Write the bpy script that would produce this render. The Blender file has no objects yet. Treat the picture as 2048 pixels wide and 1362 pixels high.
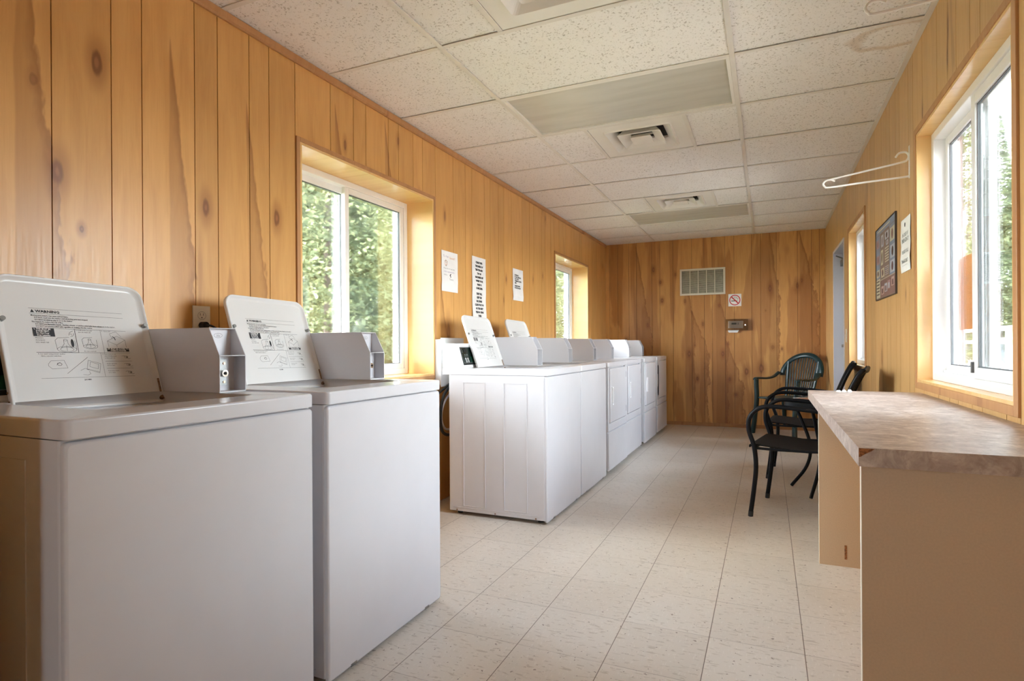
import bpy, math, random
from mathutils import Vector, Matrix
random.seed(7)
C = bpy.context.scene.collection
SC = bpy.context.scene
PI = math.pi

# ------------------------------------------------------------------ camera
F_PX, YAW, ROLL, CX, CY, EYE = 1134.07, .4049, -.0064, 1049.24, 691.56, 1.0366
cam = bpy.data.cameras.new('camera')
cam.sensor_fit = 'HORIZONTAL'; cam.sensor_width = 36
cam.lens = 36 * F_PX / 2048
cam.shift_x = -(CX - 1024) / 2048
cam.shift_y = (CY - 681) / 2048
cam.clip_start = .02; cam.clip_end = 300
co = bpy.data.objects.new('camera', cam); C.objects.link(co)
_fw = Vector((-math.sin(YAW), math.cos(YAW), 0)); _rt = Vector((math.cos(YAW), math.sin(YAW), 0)); _up = Vector((0, 0, 1))
_r = _rt * math.cos(ROLL) + _up * math.sin(ROLL); _u = -_rt * math.sin(ROLL) + _up * math.cos(ROLL)
m = Matrix((_r, _u, -_fw)).transposed().to_4x4(); m.translation = (0, 0, EYE)
co.matrix_world = m
SC.camera = co

# ------------------------------------------------------------------ world, sun, exposure
SC.view_settings.view_transform = 'Standard'; SC.view_settings.look = 'None'
SC.view_settings.gamma = 1; SC.view_settings.use_curve_mapping = False
SC.view_settings.exposure = 5.62
SC.cycles.max_bounces = 14; SC.cycles.diffuse_bounces = 9; SC.cycles.glossy_bounces = 5
SC.cycles.transparent_max_bounces = 24; SC.cycles.transmission_bounces = 6
SC.cycles.sample_clamp_indirect = 6; SC.cycles.use_denoising = True
SC.cycles.caustics_reflective = False; SC.cycles.caustics_refractive = False

w = bpy.data.worlds.new('sky'); SC.world = w; w.use_nodes = True
wn = w.node_tree; wn.nodes.clear()
def W(t): return wn.nodes.new(t)
tc = W('ShaderNodeTexCoord'); sp = W('ShaderNodeSeparateXYZ'); rp = W('ShaderNodeValToRGB')
ns = W('ShaderNodeTexNoise'); ns.inputs['Scale'].default_value = 2.2; ns.inputs['Detail'].default_value = 6
mp = W('ShaderNodeMapping'); mp.inputs['Scale'].default_value = (1, 1, 2.5)
mx = W('ShaderNodeMixRGB'); cr = W('ShaderNodeValToRGB')
bgn = W('ShaderNodeBackground'); ow = W('ShaderNodeOutputWorld')
rp.color_ramp.elements[0].position = .0; rp.color_ramp.elements[0].color = (.86, .93, 1, 1)
rp.color_ramp.elements[1].position = .8; rp.color_ramp.elements[1].color = (.50, .68, 1, 1)
cr.color_ramp.elements[0].position = .38; cr.color_ramp.elements[1].position = .62
wn.links.new(tc.outputs['Generated'], sp.inputs[0]); wn.links.new(sp.outputs['Z'], rp.inputs[0])
wn.links.new(tc.outputs['Generated'], mp.inputs[0]); wn.links.new(mp.outputs[0], ns.inputs['Vector'])
wn.links.new(ns.outputs[0], cr.inputs[0]); wn.links.new(cr.outputs[0], mx.inputs[0])
wn.links.new(rp.outputs[0], mx.inputs[1]); mx.inputs[2].default_value = (.93, .97, 1, 1)
wn.links.new(mx.outputs[0], bgn.inputs[0]); bgn.inputs[1].default_value = 1.0
wn.links.new(bgn.outputs[0], ow.inputs[0])

sd = bpy.data.lights.new('sun', 'SUN'); sd.energy = 1.2; sd.angle = math.radians(3); sd.color = (1, .95, .86)
so = bpy.data.objects.new('sun', sd); C.objects.link(so)
_az, _el = math.radians(11), math.radians(40)
sdir = Vector((math.sin(_az) * math.cos(_el), math.cos(_az) * math.cos(_el), -math.sin(_el)))
so.rotation_euler = sdir.to_track_quat('-Z', 'Y').to_euler(); so.location = (-6, -8, 9)

# ------------------------------------------------------------------ room dimensions
XL, XR, YB, YF, ZC = -2.03, .635, 7.56, -2.8, 2.4064
LW = [(2.046, 3.213, .845, 2.008), (5.548, 6.715, .845, 2.0)]        # y0 y1 z0 z1
RW = [(1.985, 3.10, .86, 1.99), (4.62, 5.465, .86, 1.975)]
FILL_WIN = (-.45, .10, .95, 1.95)                                        # unseen front-wall window behind the camera, added to brighten the foreground
RD = (5.80, 6.69, 0.0, 1.99)                                         # door opening in the right wall

# window openings as importance guides for the sky light (they emit nothing)
def portal(x, y0, y1, z0, z1, sgn):
    l = bpy.data.lights.new('window_portal', 'AREA'); l.shape = 'RECTANGLE'; l.size = y1 - y0; l.size_y = z1 - z0
    l.cycles.is_portal = True
    o = bpy.data.objects.new('window_portal', l); C.objects.link(o)
    o.location = (x, (y0 + y1) / 2, (z0 + z1) / 2)
    q = Vector((sgn, 0, 0)).to_track_quat('-Z', 'Y')
    o.rotation_euler = q.to_euler()
for a in LW: portal(XL - .26, *a, 1)
for a in RW: portal(XR + .20, *a, -1)
_p = bpy.data.objects['window_portal'].copy(); C.objects.link(_p); _p.data = _p.data.copy(); _p.data.size = FILL_WIN[1] - FILL_WIN[0]; _p.data.size_y = FILL_WIN[3] - FILL_WIN[2]
_p.location = ((FILL_WIN[0] + FILL_WIN[1]) / 2, YF - .20, (FILL_WIN[2] + FILL_WIN[3]) / 2); _p.rotation_euler = Vector((0, 1, 0)).to_track_quat('-Z', 'Y').to_euler()

# ------------------------------------------------------------------ helpers
def tag(o, label=None, cat=None, group=None, kind=None):
    if label: o['label'] = label
    if cat: o['category'] = cat
    if group: o['group'] = group
    if kind: o['kind'] = kind
    return o
def empty(name, loc=(0, 0, 0), rz=0, label=None, cat=None, group=None):
    o = bpy.data.objects.new(name, None); C.objects.link(o); o.location = loc; o.rotation_euler = (0, 0, rz)
    o.empty_display_size = .05
    return tag(o, label, cat, group)
def catmull(P, n=6):
    P = [Vector(p) for p in P]; out = []
    for i in range(len(P) - 1):
        p0 = P[i - 1] if i else P[0] * 2 - P[1]
        p1, p2 = P[i], P[i + 1]
        p3 = P[i + 2] if i + 2 < len(P) else P[-1] * 2 - P[-2]
        for k in range(n):
            t = k / n
            out.append(.5 * ((2 * p1) + (p2 - p0) * t + (2 * p0 - 5 * p1 + 4 * p2 - p3) * t * t + (3 * p1 - p0 - 3 * p2 + p3) * t ** 3))
    out.append(P[-1]); return out
def rrect(x0, x1, y0, y1, r, z, n=5):
    """rounded rectangle loop, r = one radius or four (x1y1, x0y1, x0y0, x1y0)"""
    rs = r if isinstance(r, (tuple, list)) else (r,) * 4
    out = []
    for (cx, cy, rr, a0) in ((x1, y1, rs[0], 0), (x0, y1, rs[1], PI / 2), (x0, y0, rs[2], PI), (x1, y0, rs[3], 1.5 * PI)):
        sx = -1 if cx == x1 else 1; sy = -1 if cy == y1 else 1
        for k in range(n + 1):
            a = a0 + k / n * PI / 2
            out.append((cx + sx * rr + rr * math.cos(a), cy + sy * rr + rr * math.sin(a), z))
    return out
def circ(cx, cy, r, z, n=24, ph=0):
    return [(cx + r * math.cos(2 * PI * k / n + ph), cy + r * math.sin(2 * PI * k / n + ph), z) for k in range(n)]
class MB:
    def __init__(s): s.v = []; s.f = []; s.m = []; s.s = []; s.tone = []; s.M = None; s.t = 0.5
    def add(s, vs, fs, m=0, sm=False):
        b = len(s.v)
        s.v += [tuple(s.M @ Vector(v)) if s.M else tuple(v) for v in vs]
        for f in fs: s.f.append(tuple(b + i for i in f)); s.m.append(m); s.s.append(sm); s.tone.append(s.t)
        return s
    def box(s, x0, x1, y0, y1, z0, z1, m=0):
        vs = [(x, y, z) for x in (x0, x1) for y in (y0, y1) for z in (z0, z1)]
        return s.add(vs, [(0, 1, 3, 2), (4, 6, 7, 5), (0, 4, 5, 1), (2, 3, 7, 6), (0, 2, 6, 4), (1, 5, 7, 3)], m)
    def loft(s, loops, m=0, sm=True, cap0=True, cap1=True):
        n = len(loops[0]); vs = [p for l in loops for p in l]; fs = []
        for i in range(len(loops) - 1):
            for k in range(n):
                k2 = (k + 1) % n
                fs.append((i * n + k, i * n + k2, (i + 1) * n + k2, (i + 1) * n + k))
        s.add(vs, fs, m, sm)
        if cap0: s.add(loops[0], [tuple(range(n))[::-1]], m)
        if cap1: s.add(loops[-1], [tuple(range(n))], m)
        return s
    def prism(s, pts, axis, a, b, m=0):
        """polygon pts extruded along axis from a to b; 2D coordinates are the other two axes in xyz order"""
        def P(p, t): return {'x': (t, p[0], p[1]), 'y': (p[0], t, p[1]), 'z': (p[0], p[1], t)}[axis]
        n = len(pts)
        vs = [P(p, a) for p in pts] + [P(p, b) for p in pts]
        fs = [tuple(range(n)), tuple(range(2 * n - 1, n - 1, -1))] + [(i, n + i, n + (i + 1) % n, (i + 1) % n) for i in range(n)]
        return s.add(vs, fs, m)
    def tube(s, P, r, seg=10, m=0, smooth=5, flat=None, caps=True):
        P = catmull(P, smooth) if smooth else [Vector(p) for p in P]
        n = len(P); T = [(P[min(i + 1, n - 1)] - P[max(i - 1, 0)]).normalized() for i in range(n)]
        N = T[0].orthogonal().normalized() if flat is None else (Vector(flat) - Vector(flat).dot(T[0]) * T[0]).normalized()
        loops = []
        for i in range(n):
            N = (N - N.dot(T[i]) * T[i]).normalized(); B = T[i].cross(N)
            rr = r(i / (n - 1)) if callable(r) else r
            ra, rb = rr if isinstance(rr, tuple) else (rr, rr)
            loops.append([tuple(P[i] + N * ra * math.cos(2 * PI * k / seg) + B * rb * math.sin(2 * PI * k / seg)) for k in range(seg)])
        return s.loft(loops, m, True, caps, caps)
    def cyl(s, p, q, r, seg=16, m=0): return s.tube([p, q], r, seg, m, 0)
    def build(s, name, mats, parent=None, bevel=0, seg=2, label=None, recalc=True):
        me = bpy.data.meshes.new(name); me.from_pydata(s.v, [], s.f)
        if not isinstance(mats, (list, tuple)): mats = [mats]
        for x in mats: me.materials.append(x)
        me.polygons.foreach_set('material_index', s.m); me.polygons.foreach_set('use_smooth', s.s)
        at = me.attributes.new('tone', 'FLOAT', 'FACE'); at.data.foreach_set('value', s.tone)
        if recalc:
            import bmesh
            bm = bmesh.new(); bm.from_mesh(me); bmesh.ops.recalc_face_normals(bm, faces=bm.faces); bm.to_mesh(me); bm.free()
        o = bpy.data.objects.new(name, me); C.objects.link(o)
        if parent is not None: o.parent = parent
        if bevel:
            b = o.modifiers.new('bevel', 'BEVEL'); b.width = bevel; b.segments = seg; b.limit_method = 'ANGLE'; b.angle_limit = math.radians(50)
        if any(s.s) and len(s.v) < 4000:
            k = o.modifiers.new('weighted', 'WEIGHTED_NORMAL'); k.mode = 'FACE_AREA'; k.weight = 90; k.keep_sharp = True
        if label: o['label'] = label
        return o
def copy_tree(o, parent=None):
    c = o.copy(); C.objects.link(c)
    if parent is not None: c.parent = parent
    for ch in list(o.children): copy_tree(ch, c)
    return c
_tx = {}
def text_geo(s, size, align, bold):
    k = (s, size, align, bold)
    if k not in _tx:
        cu = bpy.data.curves.new('t', 'FONT'); cu.body = s; cu.size = size; cu.align_x = align; cu.resolution_u = 1
        cu.offset = bold
        o = bpy.data.objects.new('t', cu); C.objects.link(o)
        dg = bpy.context.evaluated_depsgraph_get(); dg.update()
        me = bpy.data.meshes.new_from_object(o.evaluated_get(dg))
        _tx[k] = ([tuple(v.co) for v in me.vertices], [tuple(p.vertices) for p in me.polygons])
        bpy.data.objects.remove(o); bpy.data.curves.remove(cu); bpy.data.meshes.remove(me)
    return _tx[k]
class Canvas:
    """flat printing on a surface: origin O, right U, up V, all written into one MB"""
    def __init__(s, mb, O, U, V, W, H, eps=.0006):
        s.mb = mb; s.O = Vector(O); s.U = Vector(U).normalized(); s.V = Vector(V).normalized(); s.N = s.U.cross(s.V); s.W = W; s.H = H; s.e = eps
    def P(s, x, y, l=1): return tuple(s.O + s.U * x * s.W + s.V * y * s.H + s.N * s.e * l)
    def rect(s, x0, x1, y0, y1, m, l=1): s.mb.add([s.P(x0, y0, l), s.P(x1, y0, l), s.P(x1, y1, l), s.P(x0, y1, l)], [(0, 1, 2, 3)], m)
    def line(s, pts, wd, m, l=1, close=False):
        q = [Vector((p[0] * s.W, p[1] * s.H)) for p in pts]
        if close: q.append(q[0])
        for a, b in zip(q, q[1:]):
            d = (b - a)
            if d.length < 1e-7: continue
            d.normalize(); n = Vector((-d.y, d.x)) * wd / 2; a2 = a - d * wd * .4; b2 = b + d * wd * .4
            c = [a2 - n, b2 - n, b2 + n, a2 + n]
            s.mb.add([tuple(s.O + s.U * p.x + s.V * p.y + s.N * s.e * l) for p in c], [(0, 1, 2, 3)], m)
    def oval(s, cx, cy, rx, ry, m, l=1, wd=None, n=20, a0=0, a1=2 * PI):
        pts = [(cx + rx * math.cos(a0 + (a1 - a0) * k / n), cy + ry * math.sin(a0 + (a1 - a0) * k / n)) for k in range(n + 1)]
        if wd: s.line(pts, wd, m, l)
        else: s.mb.add([s.P(x, y, l) for x, y in pts[:-1]], [tuple(range(n))], m)
    def text(s, t, x, y, size, m, l=1, align='LEFT', sx=1, bold=0.0):
        vs, fs = text_geo(t, size, align, bold)
        s.mb.add([tuple(s.O + s.U * (x * s.W + v[0] * sx) + s.V * (y * s.H + v[1]) + s.N * s.e * l) for v in vs], fs, m)

# ------------------------------------------------------------------ materials
class NT:
    def __init__(s, name):
        s.mat = bpy.data.materials.new(name); s.mat.use_nodes = True; s.t = s.mat.node_tree; s.t.nodes.clear()
        s.out = s.n('ShaderNodeOutputMaterial')
    def n(s, t, **k):
        x = s.t.nodes.new(t)
        for a, b in k.items(): setattr(x, a, b)
        return x
    def set(s, sock, v):
        if isinstance(v, bpy.types.NodeSocket): s.t.links.new(v, sock)
        elif v is not None: sock.default_value = v
    def math(s, op, a, b=None, c=None, clamp=False):
        x = s.n('ShaderNodeMath', operation=op, use_clamp=clamp); s.set(x.inputs[0], a); s.set(x.inputs[1], b)
        if c is not None: s.set(x.inputs[2], c)
        return x.outputs[0]
    def vm(s, op, a, b=None):
        x = s.n('ShaderNodeVectorMath', operation=op); s.set(x.inputs[0], a); s.set(x.inputs[1], b)
        return x.outputs['Value'] if op == 'LENGTH' else x.outputs[0]
    def mix(s, f, a, b, bt='MIX'):
        x = s.n('ShaderNodeMixRGB', blend_type=bt); s.set(x.inputs[0], f)
        for i, v in ((1, a), (2, b)):
            if isinstance(v, tuple) and len(v) == 3: v = v + (1,)
            s.set(x.inputs[i], v)
        return x.outputs[0]
    def noise(s, vec, scale, detail=3, rough=.5, dist=0):
        x = s.n('ShaderNodeTexNoise'); s.set(x.inputs['Vector'], vec); x.inputs['Scale'].default_value = scale
        x.inputs['Detail'].default_value = detail; x.inputs['Roughness'].default_value = rough; x.inputs['Distortion'].default_value = dist
        return x.outputs[0]
    def step(s, v, a, b, lo=0, hi=1, smooth=True):
        x = s.n('ShaderNodeMapRange', interpolation_type='SMOOTHSTEP' if smooth else 'LINEAR'); s.set(x.inputs[0], v)
        x.inputs[1].default_value = a; x.inputs[2].default_value = b; x.inputs[3].default_value = lo; x.inputs[4].default_value = hi
        return x.outputs[0]
    def ramp(s, v, els):
        x = s.n('ShaderNodeValToRGB'); s.set(x.inputs[0], v); e = x.color_ramp.elements
        while len(e) < len(els): e.new(.5)
        for i, (p, c) in enumerate(els): e[i].position = p; e[i].color = tuple(c) + (1,)
        return x.outputs[0]
    def obj(s): return s.n('ShaderNodeTexCoord').outputs['Object']
    def scale(s, v, sc): return s.vm('MULTIPLY', v, sc)
    def bump(s, h, st=.3, d=.002):
        x = s.n('ShaderNodeBump'); x.inputs['Strength'].default_value = st; x.inputs['Distance'].default_value = d; s.set(x.inputs['Height'], h)
        return x.outputs[0]
    def pbr(s, col, rough=.5, metal=0, normal=None, spec=.5, coat=0, **kw):
        x = s.n('ShaderNodeBsdfPrincipled')
        if isinstance(col, tuple) and len(col) == 3: col = col + (1,)
        s.set(x.inputs['Base Color'], col); s.set(x.inputs['Roughness'], rough); s.set(x.inputs['Metallic'], metal)
        x.inputs['Specular IOR Level'].default_value = spec; x.inputs['Coat Weight'].default_value = coat; x.inputs['Coat Roughness'].default_value = .12
        if normal is not None: s.set(x.inputs['Normal'], normal)
        s.t.links.new(x.outputs[0], s.out.inputs[0]); return s.mat
def flat(name, col, rough=.5, metal=0, spec=.5, var=.0, coat=0, vs=8):
    n = NT(name)
    if var:
        f = n.noise(n.obj(), vs, 4); c = n.mix(n.step(f, .3, .7), tuple(x * (1 - var) for x in col), tuple(min(1, x * (1 + var)) for x in col))
        return n.pbr(c, rough, metal, None, spec, coat)
    return n.pbr(col, rough, metal, None, spec, coat)
def sr(r, g, b):
    f = lambda c: (c / 255 / 12.92) if c <= 10 else ((c / 255 + .055) / 1.055) ** 2.4
    return (f(r), f(g), f(b))

def wood(name, axis, knots=(), flames=(), dark=.5, light=(.71, .395, .13), deep=(.50, .23, .062), gloss=.32, seed=0., knotty=1.0, plank=True):
    """clear-finished birch / alder plywood; axis = the horizontal wall axis"""
    n = NT(name); o = n.obj(); sp = n.n('ShaderNodeSeparateXYZ'); n.set(sp.inputs[0], o)
    u = sp.outputs[axis]; z = sp.outputs['Z']
    cb = n.n('ShaderNodeCombineXYZ'); n.set(cb.inputs[0], u); n.set(cb.inputs[1], z); uv = cb.outputs[0]
    uvs = n.vm('ADD', uv, (seed, seed * 1.7, 0))
    wob = n.noise(n.scale(uvs, (3, 1.3, 1)), 1, 3)
    g1 = n.noise(n.scale(uvs, (7, 1.1, 1)), 1, 5, .6, 1.2)           # broad figure
    g2 = n.noise(n.scale(uvs, (190, 5, 1)), 1, 3, .6)                # fine pores
    g3 = n.noise(n.scale(uvs, (22, 2.2, 1)), 1, 4, .6, .6)
    col = n.mix(n.step(g1, .32, .68), light, tuple(l * .84 + d * .16 for l, d in zip(light, deep)))
    col = n.mix(n.step(g3, .35, .75, 0, .35), col, deep)
    col = n.mix(n.step(g2, .45, .8, 0, .22), col, deep)
    # sapwood / heartwood streaks running down the sheet
    st = n.noise(n.scale(uvs, (4.3, .55, 1)), 1, 4, .55, .5)
    col = n.mix(n.step(st, .70 - .22 * dark, .735 - .2 * dark, 0, .55), col, (deep[0] * .82, deep[1] * .75, deep[2] * .75))
    if plank:
        tn = n.n('ShaderNodeAttribute', attribute_name='tone').outputs['Fac']
        col = n.mix(1.0, col, n.ramp(tn, [(0, (.90, .885, .86)), (1, (1.04, 1.025, 1.0))]), 'MULTIPLY')
    brown = (.20, .075, .025)
    for ya, za, wd, ln in flames:
        # sharp-edged darker tongue, apex at (ya, za), widening downwards
        dz = n.math('SUBTRACT', za, z)
        jag = n.noise(n.scale(uvs, (16, 5, 1)), 1, 3, .7)
        wdt = n.math('MULTIPLY', n.step(dz, 0, ln, 0, wd, False), n.math('ADD', n.math('MULTIPLY', jag, .9), .55))
        du = n.math('SUBTRACT', n.math('ADD', u, n.math('MULTIPLY', n.math('SUBTRACT', wob, .5), .05)), ya)
        ins = n.math('MULTIPLY', n.step(du, -.004, .004), n.step(n.math('SUBTRACT', wdt, du), -.004, .006))
        ins = n.math('MULTIPLY', ins, n.step(dz, 0, .03))
        edge = n.math('MULTIPLY', ins, n.step(n.math('SUBTRACT', wdt, du), .035, .0, .36, .75))
        col = n.mix(edge, col, (deep[0] * .60, deep[1] * .52, deep[2] * .5))
    for (ky, kz, ka, kb, ks) in knots:
        d = n.vm('LENGTH', n.vm('MULTIPLY', n.vm('SUBTRACT', uv, (ky, kz, 0)), (1 / ka, 1 / kb, 0)))
        d = n.math('ADD', d, n.math('MULTIPLY', n.math('SUBTRACT', g3, .5), 1.3))
        col = n.mix(n.step(d, 2.6, .7, 0, .55 * ks), col, (deep[0] * .6, deep[1] * .45, deep[2] * .4))
        col = n.mix(n.step(d, 1.0, .55, 0, .85 * ks), col, brown)
        col = n.mix(n.step(d, .42, .1, 0, .6 * ks), col, (.42, .16, .06))
    if knotty:
        vo = n.n('ShaderNodeTexVoronoi', feature='F1'); vo.inputs['Scale'].default_value = 1
        n.set(vo.inputs['Vector'], n.vm('ADD', n.scale(uvs, (3.1, 1.5, 1)), (.5, .5, 0)))
        sel = n.n('ShaderNodeSeparateColor'); n.set(sel.inputs[0], vo.outputs['Color'])
        dd = n.math('ADD', vo.outputs['Distance'], n.math('MULTIPLY', n.math('SUBTRACT', g3, .5), .09))
        on = n.step(sel.outputs[0], .45, .5)
        col = n.mix(n.math('MULTIPLY', on, n.step(dd, .16, .05, 0, .45 * knotty)), col, (deep[0] * .6, deep[1] * .45, deep[2] * .4))
        col = n.mix(n.math('MULTIPLY', on, n.step(dd, .06, .03, 0, .8 * knotty)), col, brown)
    return n.pbr(col, n.step(g2, .3, .8, gloss, gloss + .1), 0, n.bump(g2, .08, .001), .45)

KN_L = [(1.166, 1.98, .019, .048, 1), (1.05, 1.588, .021, .05, 1), (1.119, 1.422, .009, .016, 1), (1.56, 1.589, .018, .045, 1),
        (1.912, 1.618, .017, .042, 1), (3.40, 1.132, .026, .08, .8), (2.364, 2.095, .010, .03, .8), (3.05, 1.95, .012, .05, .7),
        (2.83, 2.27, .012, .03, .7), (3.36, 1.93, .012, .04, .7), (4.35, 1.60, .013, .03, .8), (4.30, 1.42, .01, .03, .7), (3.82, 1.62, .014, .03, .7),
        (5.2, 1.72, .012, .03, .7), (4.95, 1.66, .01, .03, .7), (.99, 1.85, .012, .02, .6), (1.27, 1.14, .009, .015, .7)]
FL_L = [(.945, 2.42, .13, 1.1), (1.413, 2.20, .10, .8), (1.757, 2.10, .09, .7), (2.285, 2.30, .08, .5), (2.70, 2.36, .07, .4), (3.30, 1.50, .12, .5)]
FL_B = [(-1.62, 2.4, .22, 1.3), (-.9, 1.5, .2, .5), (-1.55, 1.1, .26, .6), (-.6, 1.95, .14, .8), (.02, 2.5, .12, .9), (.36, 2.4, .2, .9), (-.5, 1.15, .22, .6), (-.98, 1.95, .12, .6)]
KN_B = [(-1.38, 2.03, .018, .04, 1), (-1.29, 1.86, .02, .03, .9), (-1.27, 1.62, .02, .035, .9), (-1.46, 1.30, .014, .03, .9), (-.98, 1.60, .014, .03, .8),
        (-.56, 1.53, .014, .025, .8), (-.93, .92, .02, .045, 1), (-.52, .92, .02, .045, 1), (-.86, 1.03, .012, .02, .8), (-.46, 1.04, .016, .02, .8),
        (-.83, .60, .018, .035, 1), (-.44, .60, .018, .035, 1), (-1.40, .62, .012, .03, .8), (-.24, .70, .03, .055, 1), (-.07, .74, .03, .06, 1),
        (-.37, .41, .02, .025, 1), (.03, 1.72, .02, .06, 1), (.33, 1.74, .022, .06, 1), (.38, 1.80, .014, .04, .8), (.06, 1.0, .02, .03, .6), (-.76, 1.30, .014, .03, .9),
        (-.02, 1.45, .008, .012, .6), (.16, .98, .012, .02, .7), (-1.1, 1.95, .014, .03, .7), (-1.0, 1.78, .012, .018, .7), (-1.75, 1.1, .02, .035, .9)]
M = {}
M['wall_l'] = wood('plywood_left', 1, KN_L, FL_L, .35, knotty=.55, seed=1.3)
M['wall_b'] = wood('plywood_back', 0, KN_B, FL_B, .95, (.67, .365, .118), (.42, .175, .048), knotty=.9, seed=4.1)
M['wall_r'] = wood('plywood_right', 1, [(2.61, 2.24, .008, .045, 1), (2.62, 2.13, .009, .04, .9), (3.0, 2.06, .009, .04, .8), (2.29, 2.28, .012, .05, .9), (3.35, 1.28, .009, .03, .9), (4.0, .95, .03, .06, .6)],
                   [], .1, (.66, .41, .17), (.46, .24, .085), knotty=.25, seed=9.2, gloss=.3)
M['wall_f'] = wood('plywood_front', 0, [], [], .2, (.66, .41, .17), (.46, .24, .085), knotty=.4, seed=3.2)
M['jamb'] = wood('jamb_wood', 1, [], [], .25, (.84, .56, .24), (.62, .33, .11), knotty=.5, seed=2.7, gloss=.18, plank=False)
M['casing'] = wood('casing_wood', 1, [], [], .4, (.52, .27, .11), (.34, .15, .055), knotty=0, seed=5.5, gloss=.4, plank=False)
M['base_wood'] = wood('base_wood', 0, [], [], .4, (.40, .19, .07), (.26, .10, .035), knotty=0, seed=6.5, gloss=.4, plank=False)
M['groove'] = flat('groove_dark', (.10, .032, .012), .8)

# painted steel of the machines
def enamel(name, col, rough=.22, dirt=.04):
    n = NT(name); f = n.noise(n.obj(), 3.5, 5, .6); g = n.noise(n.obj(), 260, 2)
    c = n.mix(n.step(f, .35, .75), col, tuple(x * (1 - dirt) for x in col))
    return n.pbr(c, rough, 0, n.bump(g, .05, .0005), .5)
M['enamel'] = enamel('white_enamel', (.585, .582, .612))
M['enamel2'] = enamel('white_enamel_lid', (.69, .685, .68), .28)
M['plastic_w'] = enamel('white_plastic', (.74, .74, .76), .35, .02)
M['print'] = flat('black_print', (.02, .02, .025), .6)
M['print_w'] = flat('white_print', (.85, .85, .85), .6)
M['black'] = flat('black_plastic', (.02, .022, .022), .35)
M['panel_blk'] = flat('control_black', (.012, .022, .018), .15)
M['panel_grn'] = flat('control_green', (.01, .07, .035), .3)
M['panel_gry'] = flat('control_grey', (.30, .31, .31), .4)
M['panel_gry2'] = flat('tub_ring_dark', (.06, .06, .062), .5)
M['chrome'] = flat('chrome', (.75, .75, .74), .12, 1)
M['steel'] = flat('brushed_steel', (.27, .27, .265), .5, 1, var=.1, vs=40)
M['rust'] = flat('rusty_screw', (.22, .13, .08), .6, .5, var=.4, vs=120)
M['copper'] = flat('copper_screw', (.62, .36, .22), .35, 1)
M['rubber'] = flat('black_rubber', (.015, .015, .015), .6)
M['hole'] = flat('dark_recess', (.006, .006, .006), .9)
M['paper'] = flat('white_paper', (.80, .785, .77), .7, var=.03, vs=12)
M['paper2'] = flat('cream_paper', (.80, .80, .74), .7, var=.03, vs=12)
M['ink_g'] = flat('grey_ink', (.22, .24, .22), .7)
M['ink_o'] = flat('orange_ink', (.65, .32, .16), .7)
M['ink_p'] = flat('purple_ink', (.30, .24, .42), .7)
M['red'] = flat('sign_red', (.55, .02, .03), .5)
M['beige'] = flat('beige_plastic', (.76, .70, .60), .4)
M['grille_w'] = flat('grille_white', (.72, .68, .58), .5)
M['filter'] = flat('grille_filter', (.22, .21, .15), .9, var=.2, vs=30)
M['vinyl'] = flat('white_vinyl', (.82, .81, .79), .35, var=.02)
M['gasket'] = flat('grey_gasket', (.12, .12, .12), .7)
M['sling'] = flat('sling_mesh', (.012, .009, .007), .85, spec=.12, var=.2, vs=300)
M['chair_blk'] = flat('chair_black_metal', (.004, .004, .005), .42, spec=.18)
M['green'] = flat('dark_green_resin', (.005, .027, .031), .32, var=.12, vs=20)
M['wire'] = flat('white_wire', (.90, .89, .86), .4)
M['alum'] = flat('aluminium', (.62, .62, .66), .4, .3)
M['bar'] = flat('tbar_white', (.74, .71, .66), .45, var=.03)
M['vent'] = flat('vent_white', (.78, .76, .71), .45, var=.02)
M['duct'] = flat('duct_dark', (.03, .028, .025), .8)

def ceiling_tile():
    n = NT('acoustic_tile'); o = n.obj()
    a = n.noise(n.scale(o, (1, 1, 1)), 95, 2, .5, .4); b = n.noise(o, 240, 2, .5); c = n.noise(o, 1.6, 3); d = n.noise(o, 26, 2)
    m1 = n.step(a, .585, .64); m2 = n.step(b, .60, .68)
    mm = n.math('MAXIMUM', m1, n.math('MULTIPLY', m2, .5))
    mm = n.math('MULTIPLY', mm, n.step(d, .35, .6, .35, 1))
    base = n.mix(n.step(c, .3, .7), (.86, .845, .825), (.84, .82, .795))
    # an old water stain beside the right wall
    sp = n.n('ShaderNodeSeparateXYZ'); n.set(sp.inputs[0], o)
    q = n.vm('MULTIPLY', n.vm('SUBTRACT', o, (.53, 2.975, 2.4)), (1 / .17, 1 / .11, 0))
    ln = n.math('ADD', n.vm('LENGTH', q), n.math('MULTIPLY', n.math('SUBTRACT', n.noise(o, 7, 4), .5), .8))
    ring = n.math('MULTIPLY', n.step(ln, .72, .95), n.step(ln, 1.2, 1.0))
    base = n.mix(n.math('MULTIPLY', ring, .45), base, (.50, .34, .17))
    col = n.mix(n.math('MULTIPLY', mm, .62), base, (.36, .32, .27))
    return n.pbr(col, .85, 0, n.bump(n.math('SUBTRACT', 1, mm), .5, .003), .2)
M['tile'] = ceiling_tile()

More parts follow.
